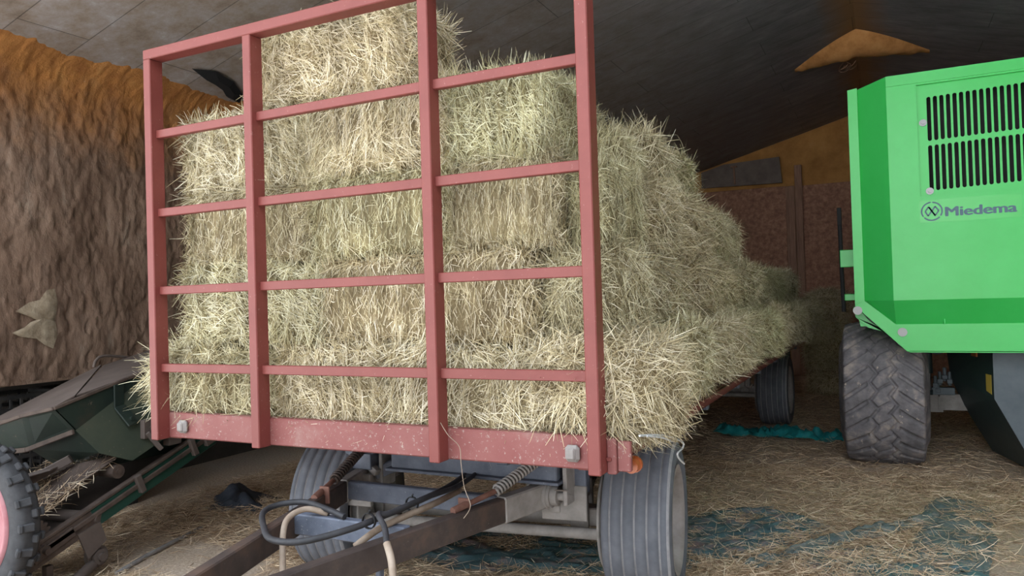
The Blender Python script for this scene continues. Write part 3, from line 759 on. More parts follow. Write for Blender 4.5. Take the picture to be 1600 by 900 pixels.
# ------------------------------------------------------------------ bales on the wagon
ZL = [.995, 1.415, 1.825, 2.21, 2.605, 2.985]
FG, SG, BG = 'hay bales behind the headboard', 'hay bales along the right side of the load', 'hay bales stacked on the floor behind the wagon'
front = [
 # layer, style, i, x0, x1, y0, y1, dz, label
 (0, 'shag', 0, -1.50, -.50, .16, .64, 0, 'pale hay bale in bottom layer, sticking out past the left headboard post'),
 (0, 'messy', 0, -.49, .15, .15, .62, -.01, 'short hay bale in bottom layer behind the middle headboard panel'),
 (0, 'messy', 1, .16, 1.12, .15, .62, 0, 'hay bale in bottom layer behind the right headboard panel'),
 (1, 'messy', 2, -1.17, -.24, .18, .66, 0, 'hay bale in second layer behind the left headboard panel, seam at mid panel'),
 (1, 'neat', 0, -.23, .84, .19, .66, 0, 'long brown-green hay bale in second layer behind middle and right headboard panels'),
 (1, 'shag', 1, .85, 1.16, .30, .95, 0, 'end-on hay bale in second layer beside the right headboard post'),
 (2, 'neat', 1, -1.14, -.30, .18, .66, 0, 'greenish hay bale in third layer behind the left headboard panel'),
 (2, 'neat', 2, -.29, .50, .19, .66, 0, 'upright-stemmed hay bale in third layer behind the middle headboard panel'),
 (2, 'neat', 3, .51, .98, .18, .66, 0, 'hay bale in third layer behind the right headboard panel'),
 (2, 'shag', 2, .98, 1.15, .34, .95, 0, 'set-back hay bale in third layer beside the right headboard post'),
 (3, 'messy', 0, -1.13, -.36, .17, .64, 0, 'shaggy hay bale in fourth layer behind the left headboard panel'),
 (3, 'neat', 1, -.35, -.14, .20, .95, -.01, 'narrow brown hay bale end in fourth layer beside second headboard post'),
 (3, 'messy', 1, -.13, .52, .17, .64, 0, 'pale pinkish hay bale in fourth layer behind the middle headboard panel'),
 (3, 'messy', 2, .50, .96, .18, .64, -.03, 'tousled hay bale in fourth layer behind the right headboard panel'),
 (3, 'shag', 3, .78, 1.06, .66, 1.35, -.21, 'sunken darker hay bale in fourth layer behind the fourth headboard post'),
 (4, 'messy', 0, -.62, .29, .18, .62, 0, 'topmost hay bale behind the middle of the headboard, under its top rail'),
 (4, 'neat', 3, -.84, -.56, .64, 1.4, .0, 'topmost layer hay bale end just left of the second headboard post'),
 (4, 'shag', 0, .15, .66, 1.05, 1.9, -.22, 'dark topmost hay bale set back right of the third headboard post'),
]
for L, st, i, x0, x1, y0, y1, dz, lab in front:
    bale(st, i, x0, x1, y0, y1, ZL[L] + dz, ZL[L + 1] + dz - .005, lab, FG, turn=(x1 - x0) < .45)
ordw = ['first', 'second', 'third', 'fourth', 'fifth', 'sixth', 'seventh', 'eighth', 'ninth', 'tenth', 'eleventh']
def row(layer, name, ys, xin, xouts, styles, dzs=None, squash=1.0):
    n = len(ys) - 1
    for k in range(n):
        st, i = styles[k % len(styles)]
        dz = (dzs[k % len(dzs)] if dzs else 0)
        bale(st, i, xin, xouts[k % len(xouts)], ys[k] + .012, ys[k + 1] - .012, ZL[layer] + dz, ZL[layer + 1] + dz * .3 - .005,
             'hay bale in %s of the right side, %s from the headboard' % (name, ordw[k]), SG, turn=True, flip=(k % 2 == 1),
             tilt=(random.uniform(-.03, .03), random.uniform(-.03, .03)), yaw=random.uniform(-.08, .08))
row(0, 'the overhanging bottom layer', [.10, .80, 1.62, 2.46, 3.35, 4.25, 5.15, 6.05, 6.95, 7.8, 8.5], .90, [1.36, 1.31, 1.36, 1.30, 1.37, 1.31, 1.38, 1.33, 1.38, 1.36], [('shag', 0), ('shag', 1), ('shag', 2), ('shag', 3)], [0.01, .08, .10, .075, .09, .08, .09, .08, .09, .08], .97)
row(1, 'the second layer', [.98, 1.85, 2.75, 3.65, 4.5, 5.4, 6.25, 7.15, 8.0], .68, [1.13, 1.15, 1.12, 1.14, 1.12, 1.13, 1.10, 1.12], [('shag', 2), ('shag', 3), ('shag', 0), ('shag', 1)], [0, -.01])
row(2, 'the third layer', [.97, 1.85, 2.7, 3.6, 4.45], .62, [1.10, 1.11, 1.08, 1.02], [('shag', 1), ('shag', 0), ('shag', 3)], [0, -.01])
row(3, 'the fourth layer', [1.37, 2.2, 3.0], .55, [1.02, .96], [('shag', 3), ('shag', 2)], [-.20, -.18])
for k, (y0, y1) in enumerate(((.66, 1.5), (1.52, 2.4), (2.4, 3.2))):
    bale('messy', k, .02, .52, y0, y1, ZL[3], ZL[4] - .01, 'inner hay bale in fourth layer, %s behind the front row' % ordw[k], 'inner hay bales near the top of the load', turn=True)
for k in range(4):
    bale('shag', k, 1.12, 1.66, 9.6, 10.5, .39 * k, .39 * (k + 1) - .005, ['hay bale on the floor at the bottom of the stack behind the wagon', 'hay bale second from the floor in the stack behind the wagon', 'hay bale third from the floor in the stack behind the wagon', 'topmost hay bale of the stack standing on the floor behind the wagon'][k], BG, turn=True)

m = MB(); m.tube(spline([(1.36, .06, 1.08), (1.375, .253, 1.05), (1.38, .427, 1.012), (1.385, .60, .960), (1.385, .60, .935), (1.38, .53, .925), (1.38, .555, .897), (1.385, .62, .862)], 8), .0045, 6)
m.tube(spline([(1.37, .12, 1.07), (1.385, .28, 1.035), (1.39, .40, 1.0), (1.385, .50, .985)], 8), .0045, 6)
single('baler_twine', m, M['white'], 'loose white baler twine dangling from the overhanging front corner bale', 'twine')
m = MB(); m.tube(spline([(.51, .02, 1.11), (.56, .01, 1.05), (.60, .03, 1.0), (.607, .03, .93), (.607, .05, .83), (.634, .05, .755), (.60, .05, .70)], 8), .0016, 5)
single('baler_twine', m, M['hose_tan'], 'thin tan twine hanging down in front of the dusty front beam', 'twine')


# ------------------------------------------------------------------ green receiving hopper
gm = Thing('receiving_hopper', 'bright green potato receiving hopper with vented front panel beside the wagon', 'farm machine', (2.9, 4.3, 0))
YM, YO = 4.20, 4.40
xr = 4.4
# outer frame polygon (x,z) on YO and the projecting panel on YM
OUT = [(1.965, 3.30), (1.955, 1.44), (2.36, 1.075), (xr, 1.075), (xr, 3.42), (2.26, 3.40)]
m = MB()
# projecting main panel with a window for the vent plate
vx0, vx1, vz0, vz1 = 2.475, 3.36, 2.33, 3.225
xl, zb, zt = 2.258, 1.50, 3.325
def quad(a, b, c, d, mi=0): m.add([a, b, c, d], [(0, 1, 2, 3)], mi)
for (x0, x1, z0, z1) in ((xl, vx0, zb, zt), (vx0, vx1, zb, vz0), (vx0, vx1, vz1, zt), (vx1, xr, zb, zt)):
    m.box(x0, x1, YM, YM + .028, z0, z1)
pass
m.box(xl, xr, YM - .008, YM, zt - .085, zt, 0)                      # folded top strip
mp = gm.part('front_panel', m, M['green'])
m = MB()
# left chamfer, bottom chamfer, corner
m.add([(2.04, YO, 3.30), (xl, YM, zt), (xl, YM, zb), (2.04, YO, 1.50)], [(0, 1, 2, 3)])
m.add([(xl, YM, zb), (xr, YM, zb), (xr, YO - .05, 1.30), (2.27, YO - .05, 1.30)], [(0, 1, 2, 3)])
m.add([(2.04, YO, 1.50), (xl, YM, zb), (2.27, YO - .05, 1.30)], [(0, 1, 2)])
m.add([(2.04, YO, 3.30), (xl, YM, zt), (xl + .2, YO + .6, 3.42), (2.0, YO + .6, 3.40)], [(0, 1, 2, 3)])
m.add([(xl, YM, zt), (xr, YM, zt), (xr, YO + .6, 3.42), (xl + .2, YO + .6, 3.42)], [(0, 1, 2, 3)])
gm.part('chamfer', m, M['green'], mp)
m = MB()
m.prism([(1.965, 3.30), (2.04, 3.31), (2.04, 1.50), (1.965, 1.46)], YO - .02, YO + .02)
m.prism([(1.965, 1.46), (2.04, 1.50), (2.27, 1.30), (2.36, 1.075), (2.345, 1.075)], YO - .06, YO - .03)
m.prism([(2.27, 1.30), (xr, 1.30), (xr, 1.075), (2.36, 1.075)], YO - .06, YO - .03)
m.box(2.36, xr, YO - .06, YO + .06, 1.068, 1.08)
m.tube([(2.62, YO - .07, 1.30), (2.62, YO - .075, 1.335), (2.62, YO - .05, 1.36)], .009, 8)
gm.part('frame_lip', m, M['green'])
m = MB()
m.box(1.975, xr, YO + .02, 7.5, 1.42, 3.28); m.prism([(1.975, 1.42), (2.0, 1.28), (2.35, 1.28), (2.4, 1.42)], YO + .05, 7.4)
hb_ = gm.part('hopper_body', m, M['green'])
m = MB(); m.prism([(1.95, 1.455), (1.965, 1.36), (2.06, 1.27), (2.30, 1.20), (2.33, 1.16), (2.36, 1.12)], YO + .03, YO + .05); gm.part('lower_flange', m, M['green'])
# vent plate with slots
def vent_plate():
    cu = bpy.data.curves.new('vent', 'CURVE'); cu.dimensions = '2D'; cu.fill_mode = 'BOTH'; cu.extrude = .004
    def poly(pts):
        s = cu.splines.new('POLY'); s.points.add(len(pts) - 1); s.use_cyclic_u = True
        for p, (x, y) in zip(s.points, pts): p.co = (x, y, 0, 1)
    poly([(vx0 - .02, vz0 - .02), (vx1 + .02, vz0 - .02), (vx1 + .02, vz1 + .02), (vx0 - .02, vz1 + .02)])
    for k in range(17):
        x0 = 2.545 + k * .0452; w = .029; r = w / 2
        for a, b in ((2.37 + .0014 * k, 2.735 + .0014 * k), (2.77 + .0014 * k, 3.125 + .0014 * k)):
            pts = [(x0 + r + r * math.cos(t), b - r + r * math.sin(t)) for t in [PI * i / 6 for i in range(7)]] + [(x0 + r + r * math.cos(t), a + r + r * math.sin(t)) for t in [PI + PI * i / 6 for i in range(7)]]
            poly(pts)
    o = bpy.data.objects.new('tmp', cu); COL.objects.link(o)
    dg = bpy.context.evaluated_depsgraph_get(); me = bpy.data.meshes.new_from_object(o.evaluated_get(dg)); bpy.data.objects.remove(o)
    me.transform(Matrix.Translation((0, YM + .0325, 0)) @ Matrix.Rotation(PI / 2, 4, 'X'))
    me.materials.clear(); me.materials.append(M['green']); me.name = 'vent_plate'
    return me
vp = gm.part('vent_plate', vent_plate(), None, mp, label='green plate with two rows of slots')
m = MB(); m.box(vx0, vx1, YM + .2, YM + .21, vz0, vz1); m.box(vx0 + .01, vx1, YM + .05, YM + .2, vz0, vz0 + .01); gm.part('vent_backing', m, M['black'], mp, label='dark interior behind the vent')
for x, z in ((2.515, 2.92), (2.545, 2.368), (3.325, 3.0)):
    m = MB(); m.cyl((x, YM + .028, z), (x, YM + .02, z), .028, 20); m.cyl((x, YM + .02, z), (x, YM + .01, z), .014, 6)
    gm.part('panel_bolt', m, M['chrome'], mp)
# decal
m = MB(); m.box(2.465, 3.15, YM - .0015, YM, 2.115, 2.295); dc = gm.part('decal', m, M['decal_bg'], mp, label='decal film with lettering and round emblem')
def text_mesh(body, size, sx, off):
    cu = bpy.data.curves.new('t', 'FONT'); cu.body = body; cu.size = size; cu.offset = off; cu.extrude = .001
    o = bpy.data.objects.new('t', cu); COL.objects.link(o); dg = bpy.context.evaluated_depsgraph_get()
    me = bpy.data.meshes.new_from_object(o.evaluated_get(dg)); bpy.data.objects.remove(o)
    xs = [v.co.x for v in me.vertices]; w = max(xs) - min(xs); x0 = min(xs)
    k = sx / w
    for v in me.vertices: v.co.x = (v.co.x - x0) * k
    return me
lt = MB()
for k, (dx, dz) in enumerate(((-.005, 0), (0, .0015), (.005, 0), (0, -.0015))):
    tm = text_mesh('Miedema', .105, .47, 0); tm.transform(Matrix.Translation((2.648 + dx, YM - .002 - .0004 * k, 2.157 + dz)) @ Matrix.Rotation(PI / 2, 4, 'X'))
    lt.add([v.co[:] for v in tm.vertices], [tuple(p.vertices) for p in tm.polygons])
me = lt.mesh('lettering', M['decal'])
gm.part('lettering', me, None, dc)
m = MB(); cx, cz = 2.552, 2.203
def arc(a0, a1, r0, r1):
    n = 18
    m.add([(cx + r * math.cos(math.radians(a0 + (a1 - a0) * i / n)), YM - .003, cz + r * math.sin(math.radians(a0 + (a1 - a0) * i / n))) for i in range(n + 1) for r in (r0, r1)], [(2 * i, 2 * i + 2, 2 * i + 3, 2 * i + 1) for i in range(n)])
arc(-33, 86, .066, .077); arc(94, 213, .066, .077); arc(222, 318, .066, .077)
def stroke(pts, w=.011):
    for a, b in zip(pts[:-1], pts[1:]):
        m.bar((cx + a[0], YM - .003, cz + a[1]), (cx + b[0], YM - .003, cz + b[1]), w, .0015, (0, 1, 0), 0, 0)
stroke([(.022, -.036), (-.022, .036), (-.046, .0), (-.026, -.036), (-.002, .002)]); stroke([(-.020, .036), (.024, -.036)]); stroke([(.022, -.036), (.048, .002), (.024, .038), (.0, .0)])
gm.part('emblem', m, M['decal'], dc)
for x, z in ((2.315, 1.235), (1.985, 1.42)):
    m = MB(); m.cyl((x, YO - .06, z), (x, YO - .075, z), .036, 24); m.cyl((x, YO - .075, z), (x, YO - .078, z), .006, 8); gm.part('round_reflector', m, M['white'], label='white round reflector')
m = MB(); m.tube(spline([(2.0, YO - .05, 1.45), (2.06, YO - .05, 1.36), (2.14, YO - .03, 1.29), (2.27, YO, 1.25)]), .008, 8); gm.part('cable', m, M['hose_black'])
# ladder pole at the left side
m = MB(); m.tube([(1.86, 4.75, 1.40), (1.855, 4.75, 1.7), (1.85, 4.75, 2.30)], .018, 10); m.box(1.832, 1.868, 4.73, 4.77, 2.18, 2.34, 0, .004); lp = gm.part('side_pole', m, M['black'])
for q in ((1.845, 1.99, 4.70, 4.80, 1.80, 1.955), (1.87, 1.99, 4.73, 4.77, 1.50, 1.56)):
    m = MB(); m.box(*q, 0, .005); gm.part('pole_bracket', m, M['green'])

def lug_wheel():
    xc, yc, R, hw = 2.155, 5.14, .655, .335; zc = R - .01
    nt_, nw = 720, 96
    th = np.linspace(0, 2 * PI, nt_, endpoint=False); wv = np.linspace(-1, 1, nw)
    TH, WV = np.meshgrid(th, wv, indexing='ij')
    rep = 26
    ph = TH * rep / (2 * PI)
    tri = lambda p: 2 * np.abs(2 * (p - np.floor(p + .5))) - 1
    g = np.zeros_like(TH)
    for c in (-.22, .22):
        dist = np.abs(WV - (c + .085 * tri(ph + (0 if c < 0 else .26))))
        g = np.maximum(g, np.clip((.05 - dist) / .02, 0, 1))
    aw = np.abs(WV)
    dl = np.abs(((ph * .5 * 2 + np.where(WV > 0, .5, 0) - aw * 1.6) % 1) - .5)
    gl = np.clip((.16 - dl) / .06, 0, 1) * np.clip((aw - .34) / .04, 0, 1)
    g = np.maximum(g, gl)
    ds = np.abs(((ph + .25 + WV * 1.3) % 1) - .5); g = np.maximum(g, np.clip((.07 - ds) / .04, 0, 1) * (aw < .2) * .8)
    crown = R - .035 * aw ** 2.5 - .14 * np.clip((aw - .90) / .10, 0, 1) ** 2
    r = crown - .026 * g * (aw < .985)
    x = xc + WV * hw * 1.0
    nz = fbm(np.stack([x.ravel() * 9, np.cos(TH.ravel()) * 6, np.sin(TH.ravel()) * 6], 1), 4).reshape(TH.shape)
    r = r + .006 * nz
    V = np.stack([x, yc + r * np.cos(TH), zc + r * np.sin(TH)], 2).reshape(-1, 3)
    V[:, 2] = np.maximum(V[:, 2], .004)
    fs = []
    I = np.arange(nt_)[:, None] * nw + np.arange(nw - 1)[None, :]; J = ((np.arange(nt_) + 1) % nt_)[:, None] * nw + np.arange(nw - 1)[None, :]
    F = np.stack([I, J, J + 1, I + 1], 2).reshape(-1, 4)
    w = MB()
    for s in (-1, 1): w.lathe([(s * .30, .345), (s * .31, .335), (s * .22, .31), (s * .1, .28), (s * .08, 0)], 48, 'x', (xc, yc, zc))
    wh = gm.part('wheel', w, M['green_dull'])
    t = MB(); t.add(V, [tuple(f) for f in F], 0, True)
    for s in (-1, 1): t.lathe([(s * hw, R - .165), (s * hw * 1.07, R - .22), (s * hw * 1.03, R - .27), (s * .30, .34)], 96, 'x', (xc, yc, zc))
    gm.part('tyre', t, M['lug_tyre'], wh, label='big muddy lugged tyre')
    return wh
lug_wheel()
# chute under the hopper
F_ = [(2.97, 1.07), (2.97, .67), (3.16, .27), (3.30, .05), (4.2, .05), (4.2, 1.07)]
B_ = [(2.70, 1.07), (2.73, .74), (2.83, .47), (3.05, .05), (4.2, .05), (4.2, 1.07)]
n = 6
m = MB(); m.add([(x, 4.62, z) for x, z in F_], [tuple(range(n))], 0); m.box(2.97, 4.2, 4.60, 4.62, 1.03, 1.07)
sd = MB(); sd.add([(x, 4.62, z) for x, z in F_] + [(x, 5.65, z) for x, z in B_], [(i, n + i, n + i + 1, i + 1) for i in range(3)] + [tuple(range(n, 2 * n))], 0)
cf = gm.part('chute', m, M['slate'], label='slate blue sloping chute')
gm.part('chute_side', sd, M['slate_dark'], cf)  # darker slate paints in the shade on the chute side
def on_side(t, z): # point on left side of the chute
    return (2.97 + (2.70 - 2.97) * t - .004, 4.62 + 1.03 * t, z)
m = MB(); m.slab([on_side(.03, .70), on_side(.13, .72), on_side(.13, .86), on_side(.03, .86)], (-1, -.25, 0), .002); gm.part('warning_sticker', m, M['yellow'], cf)
m = MB(); m.slab([on_side(.28, .99), on_side(.38, .99), on_side(.38, 1.055), on_side(.28, 1.055)], (-1, -.25, 0), .012); gm.part('side_marker', m, M['orange_lens'], cf)
m = MB(); m.box(2.46, 4.0, 5.62, 5.72, .42, .57, 0, .006); m.box(2.46, 2.8, 5.6, 5.62, .55, .575); m.box(2.53, 2.545, 5.6, 5.62, .42, .57); m.box(2.62, 2.635, 5.6, 5.62, .42, .57); m.box(2.50, 2.66, 5.62, 5.72, .40, .43)
gm.part('axle_beam', m, M['dusty_metal'])
m = MB(); m.cyl((2.545, 5.55, .60), (2.545, 5.55, .80), .020, 16, mi=1); m.cyl((2.545, 5.55, .78), (2.545, 5.55, 1.2), .036, 16); m.cyl((2.545, 5.55, .575), (2.545, 5.55, .62), .03, 12)
gm.part('hydraulic_ram', m, [M['slate_dark'], M['chrome']])
m = MB()
for k, (x, z) in enumerate(((2.60, .62), (2.64, .66), (2.68, .70), (2.72, .66), (2.62, .57))): m.cyl((x, 5.60, z), (x, 5.60, z + .13), .016, 8); m.box(x - .022, x + .022, 5.575, 5.62, z + .02, z + .06, 0, .003)
m.box(2.56, 2.76, 5.585, 5.63, .57, .64, 0, .004)
gm.part('valve_block', m, M['slate'])
m = MB(); m.cyl((2.62, 5.52, 1.05), (2.62, 5.8, 1.05), .09, 20); m.box(2.35, 3.0, 5.5, 7.2, .98, 1.3, 0, .01); gm.part('motor', m, M['slate_dark'])

# ------------------------------------------------------------------ old conveyor at the left
cv = Thing('conveyor_elevator', 'old dark green conveyor with hopper and pink-rimmed wheel beside the wall', 'farm machine', (-2.4, .2, 0))
def plate(name, pts, mat, n, th=.006, parent=None, label=None):
    m = MB(); m.slab(pts, n, th); return cv.part(name, m, mat, parent, label)
# hopper
B0, P1, C1, C2 = (-2.2, .11, 1.04), (-2.2, .24, 1.09), (-2.2, .59, 1.165), (-2.2, 1.15, 1.285)
A0, A1 = (-2.84, .13, .905), (-2.53, .12, .98)
L1, L2, L3 = (-2.90, .22, .73), (-2.62, .22, .755), (-2.2, .24, .89)
m = MB(); m.slab([A0, A1, L2, L1], (0, 1, .1), .008); m.slab([A1, B0, L3, L2], (0, 1, .1), .008)
hp = cv.part('hopper', m, M['conv_green'], label='dark green sheet metal hopper')
def lid1(x, y): return (x, y, 1.04 + .385 * (y - .11) + .206 * (x + 2.2))
def lid2(x, y): return (x, y, 1.09 + .214 * (y - .24) + .057 * (x + 2.2))
m = MB(); m.slab([lid1(*q) for q in ((-3.0, .22), (-2.84, .13), (-2.53, .12), (-2.2, .11), (-2.2, .24), (-2.95, .94), (-2.98, .80))], (0, 0, 1), .01); cv.part('lid', m, M['conv_dusty'], hp, 'dusty brown lid plate')
m = MB(); m.slab([lid2(*q) for q in ((-2.2, .25), (-2.2, .59), (-2.2, 1.15), (-2.95, 1.45), (-2.95, .955))], (0, 0, 1), .008); cv.part('lid', m, M['conv_dusty'], hp, 'dusty brown rear lid plate')
m = MB()
for a, b in ((A0, A1), (A1, B0), (B0, C1), (C1, C2)): m.bar(a, b, .022, .022, mi=0, bev=.004)
cv.part('rim', m, M['conv_brown'], hp)
m = MB(); m.slab([B0, C1, C2, (-2.2, 1.15, 1.36 - .18), (-2.2, .62, 1.10), L3], (-1, 0, 0), .008); cv.part('side_band', m, M['conv_green'], hp)
_p, _q, _r = Vector(L3), Vector((-2.2, .62, 1.10)), Vector((-2.07, .52, .66)); _n = (_q - _p).cross(_r - _p)
def side_pt(y, z): return (_p.x - (_n.y * (y - _p.y) + _n.z * (z - _p.z)) / _n.x, y, z)
m = MB(); m.slab([side_pt(*q) for q in ((.24, .89), (.62, 1.10), (1.15, 1.17), (1.15, .92), (.85, .80), (.52, .66), (.34, .74))], (-1, 0, -.3), .008); cv.part('side_panel', m, M['conv_green_light'], hp, 'green lower side panel, lightened as if lit')
m = MB(); m.slab([L2, L3, side_pt(.34, .74), (-2.56, .36, .62)], (0, 1, .3), .008); cv.part('inner_panel', m, M['conv_green'], hp)
m = MB(); m.bar((-2.9, .20, .72), (-2.62, .20, .755), .02, .03); m.bar((-2.62, .20, .755), (-2.19, .22, .885), .02, .03); cv.part('inner_rail', m, M['conv_brown'], hp)
m = MB(); m.bar((-2.185, .52, 1.135), (-2.185, .52, .99), .07, .012, (1, 0, 0)); m.bar((-2.185, .52, 1.0), (-2.10, .56, .88), .085, .012, (1, 0, .6)); m.cyl((-2.12, .555, .915), (-2.10, .555, .92), .014, 8); cv.part('bracket', m, M['conv_green'], hp)
m = MB(); m.tube(spline([(-2.95, .88, 1.2), (-2.95, .90, 1.25), (-2.95, .97, 1.275), (-2.95, 1.2, 1.24), (-2.95, 1.3, 1.2)], 6), .010, 8); cv.part('handle', m, M['conv_dusty'], hp)
m = MB(); m.box(-2.90, -2.24, .5, 1.40, .62, .98); cv.part('hopper_core', m, M['conv_green'], hp)
# tray
t0, t1 = Vector((-2.28, -.02, .39)), Vector((-2.26, 1.25, 1.0))
m = MB(); m.bar(t0, t1, .03, .05); tr = cv.part('tray', m, M['conv_brown'])
m = MB(); m.slab([(-2.28, .0, .41), (-2.26, .55, .67), (-2.12, .50, .70), (-2.30, .34, .66), (-2.68, .30, .60), (-2.72, .0, .42)], (0, 0, 1), .008); cv.part('tray_floor', m, M['conv_brown'], tr)
m = MB(); m.bar((-2.62, .02, .50), (-2.34, .30, .70), .05, .05); m.bar((-2.70, -.02, .56), (-2.36, .22, .66), .16, .012); cv.part('slat', m, M['conv_dusty'], tr)
# elevator frame
b0, b1 = Vector((-2.1, -.2, .19)), Vector((-2.1, 1.18, .70)); bm_ = b0.lerp(b1, .34)
m = MB(); m.bar(bm_, b1, .03, .115); ev = cv.part('frame_beam', m, M['conv_green_beam'], label='green painted side beam')
m = MB(); m.bar(b0, bm_, .031, .115); up = Vector((0, -.35, .94)); m.bar(b0 + up * .07, b1 + up * .07, .045, .02); m.bar(b0 + up * .02 + Vector((.02, 0, 0)), b1 + up * .02 + Vector((.02, 0, 0)), .02, .03); cv.part('beam_rail', m, M['conv_brown'], ev, 'rusty brown rail on the beam')
m = MB()
for f in (.56, .86):
    c = b0.lerp(b1, f) + Vector((.03, 0, .02)); m.bar(c - up * .05, c + up * .07, .035, .04)
c = b1 + Vector((.03, -.07, -.02)); m.bar(c - Vector((0, .03, .01)), c + Vector((0, .05, .02)), .04, .06)
cv.part('clamp', m, M['conv_dusty'], ev)
m = MB(); m.bar(b0 + Vector((-.62, 0, 0)), b1 + Vector((-.62, .4, .15)), .03, .115); cv.part('frame_beam', m, M['conv_green_beam'])
m = MB(); m.slab([b0 + Vector((-.02, 0, -.02)), b1 + Vector((-.02, .3, .09)), b1 + Vector((-.6, .3, .09)), b0 + Vector((-.6, 0, -.02))], (0, -.35, .94), .02); cv.part('belt', m, M['belt'])
m = MB(); m.cyl((-2.55, .12, .40), (-2.08, .30, .36), .035, 14); cv.part('cross_tube', m, M['conv_dusty'])
m = MB(); m.cyl((-2.27, .46, .60), (-2.12, .46, .60), .042, 18); m.cyl((-2.13, .46, .60), (-2.115, .46, .60), .02, 12); cv.part('roller', m, M['conv_brown'])
m = MB(); m.box(-2.10, -2.06, .60, .66, .78, .90, 0, .004); m.bar((-2.06, .62, .82), (-2.03, .70, .70), .035, .03); cv.part('lever_bracket', m, M['conv_dusty'])
m = MB(); m.box(-2.14, -2.08, .80, .9, .70, .88, 0, .004); cv.part('lever_bracket', m, M['conv_dusty'])
n = 18; prof = []
for k in range(n * 4):
    a = 2 * PI * k / (n * 4); r_ = .095 if k % 4 in (0, 1) else .078; prof.append((-.05 + r_ * math.cos(a), .34 + r_ * math.sin(a)))
m = MB(); m.prism(prof, -2.15, -2.135, 'x'); m.cyl((-2.16, -.05, .34), (-2.10, -.05, .34), .03, 16); cv.part('sprocket', m, M['conv_brown'])
m = MB(); m.cyl((-2.12, -.04, .27), (-2.06, -.04, .27), .035, 6); m.cyl((-2.06, -.04, .27), (-2.03, -.04, .27), .02, 10); m.bar((-2.08, -.10, .23), (-2.08, .14, .33), .02, .06); cv.part('chain_tensioner', m, M['conv_brown'])
m = MB(); m.slab([(-2.085, .16, .30), (-2.085, .30, .34), (-2.085, .34, .22), (-2.085, .22, .14)], (1, 0, 0), .012); cv.part('gusset_plate', m, M['conv_dusty'])
m = MB(); m.cyl((-2.2, .30, .13), (-2.05, .30, .13), .025, 12); m.cyl((-2.14, .30, .13), (-2.10, .30, .13), .065, 20); m.cyl((-2.10, .30, .13), (-2.07, .30, .13), .045, 20); m.tube([(-2.10, .26, .09), (-2.02, .10, .06), (-1.98, -.15, .04)], .032, 12)
cv.part('drive_coupling', m, M['conv_dusty'])
for yy, zt_ in ((.02, .16),):
    for x in (-2.14, -2.70):
        m = MB(); m.box(x - .02, x + .02, yy - .02, yy + .02, 0, zt_); cv.part('leg', m, M['conv_brown'])
# wheel
wc = Vector((-2.345, -.28, .475)); ang = .155
def wheel_tf(me):
    me.transform(Matrix.Translation(wc) @ Matrix.Rotation(ang, 4, 'Z')); return me
w_ = MB(); w_.lathe([(-.045, .352), (-.062, .342), (-.05, .315), (-.02, .29), (-.01, .12), (-.05, .10), (-.06, 0)], 56, 'y'); w_.lathe([(.045, .352), (.055, .33), (.0, .29)], 48, 'y')
wh = cv.part('wheel', wheel_tf(w_.mesh('wheel', M['rim_red'])), None, label='faded pink red wheel rim')
ty = MB(); ty.lathe([(-.045, .348), (-.058, .37), (-.062, .42), (-.055, .452), (-.035, .462), (0, .464), (.035, .462), (.055, .452), (.062, .42), (.058, .37), (.045, .348)], 80, 'y')
for k in range(22):
    for sd_ in (-1, 1):
        a = 2 * PI * (k + (.5 if sd_ > 0 else 0)) / 22
        R = Matrix.Rotation(a, 3, 'Y'); Rl = R @ Matrix.Rotation(sd_ * .6, 3, 'Z')
        ty.obox(R @ Vector((.460, sd_ * .028, 0)), Rl, (.016, .034, .022), 0, .006)
        ty.obox(R @ Vector((.440, sd_ * .054, 0)), Rl, (.030, .012, .022), 0, .006)
cv.part('tyre', wheel_tf(ty.mesh('tyre', M['tyre_dark'])), None, wh, 'black lugged tyre')
single('steel_rod', MB().tube([(-2.02, .36, .016), (-2.12, .62, .017), (-2.2, .9, .018), (-2.3, 1.25, .016)], .014, 10), M['dusty_metal'], 'grey steel rod lying on the floor beside the conveyor', 'rod')
# crates under the foam wall
def crate_mesh():
    m = MB(); X, Y, Zh = .20, .29, .335
    m.box(-X, X, -Y, Y, 0, .015)
    for z in (.0, .11, .215, .305):
        for s in (-1, 1):
            m.box(s * X - .008, s * X + .008, -Y, Y, z, z + .028); m.box(-X, X, s * Y - .008, s * Y + .008, z, z + .028)
    for k in range(9):
        y = -Y + 2 * Y * k / 8
        for s in (-1, 1): m.box(s * X - .006, s * X + .006, y - .008, y + .008, 0, Zh)
    for k in range(6):
        x = -X + 2 * X * k / 5
        for s in (-1, 1): m.box(x - .008, x + .008, s * Y - .006, s * Y + .006, 0, Zh)
    return m.mesh('plastic_crate', M['crate'])
cm = crate_mesh()
for a, (y, nm) in enumerate(((.62, 'near'), (1.28, 'far'))):
    for k in range(3):
        o = link('plastic_crate', cm); o.location = (-3.62 + .02 * (k - a), y, .345 * k + .002)
        tag(o, ['bottom', 'middle', 'top'][k] + ' black lattice plastic crate of the ' + nm + ' stack under the foam wall', 'crate', 'black crates under the wall')

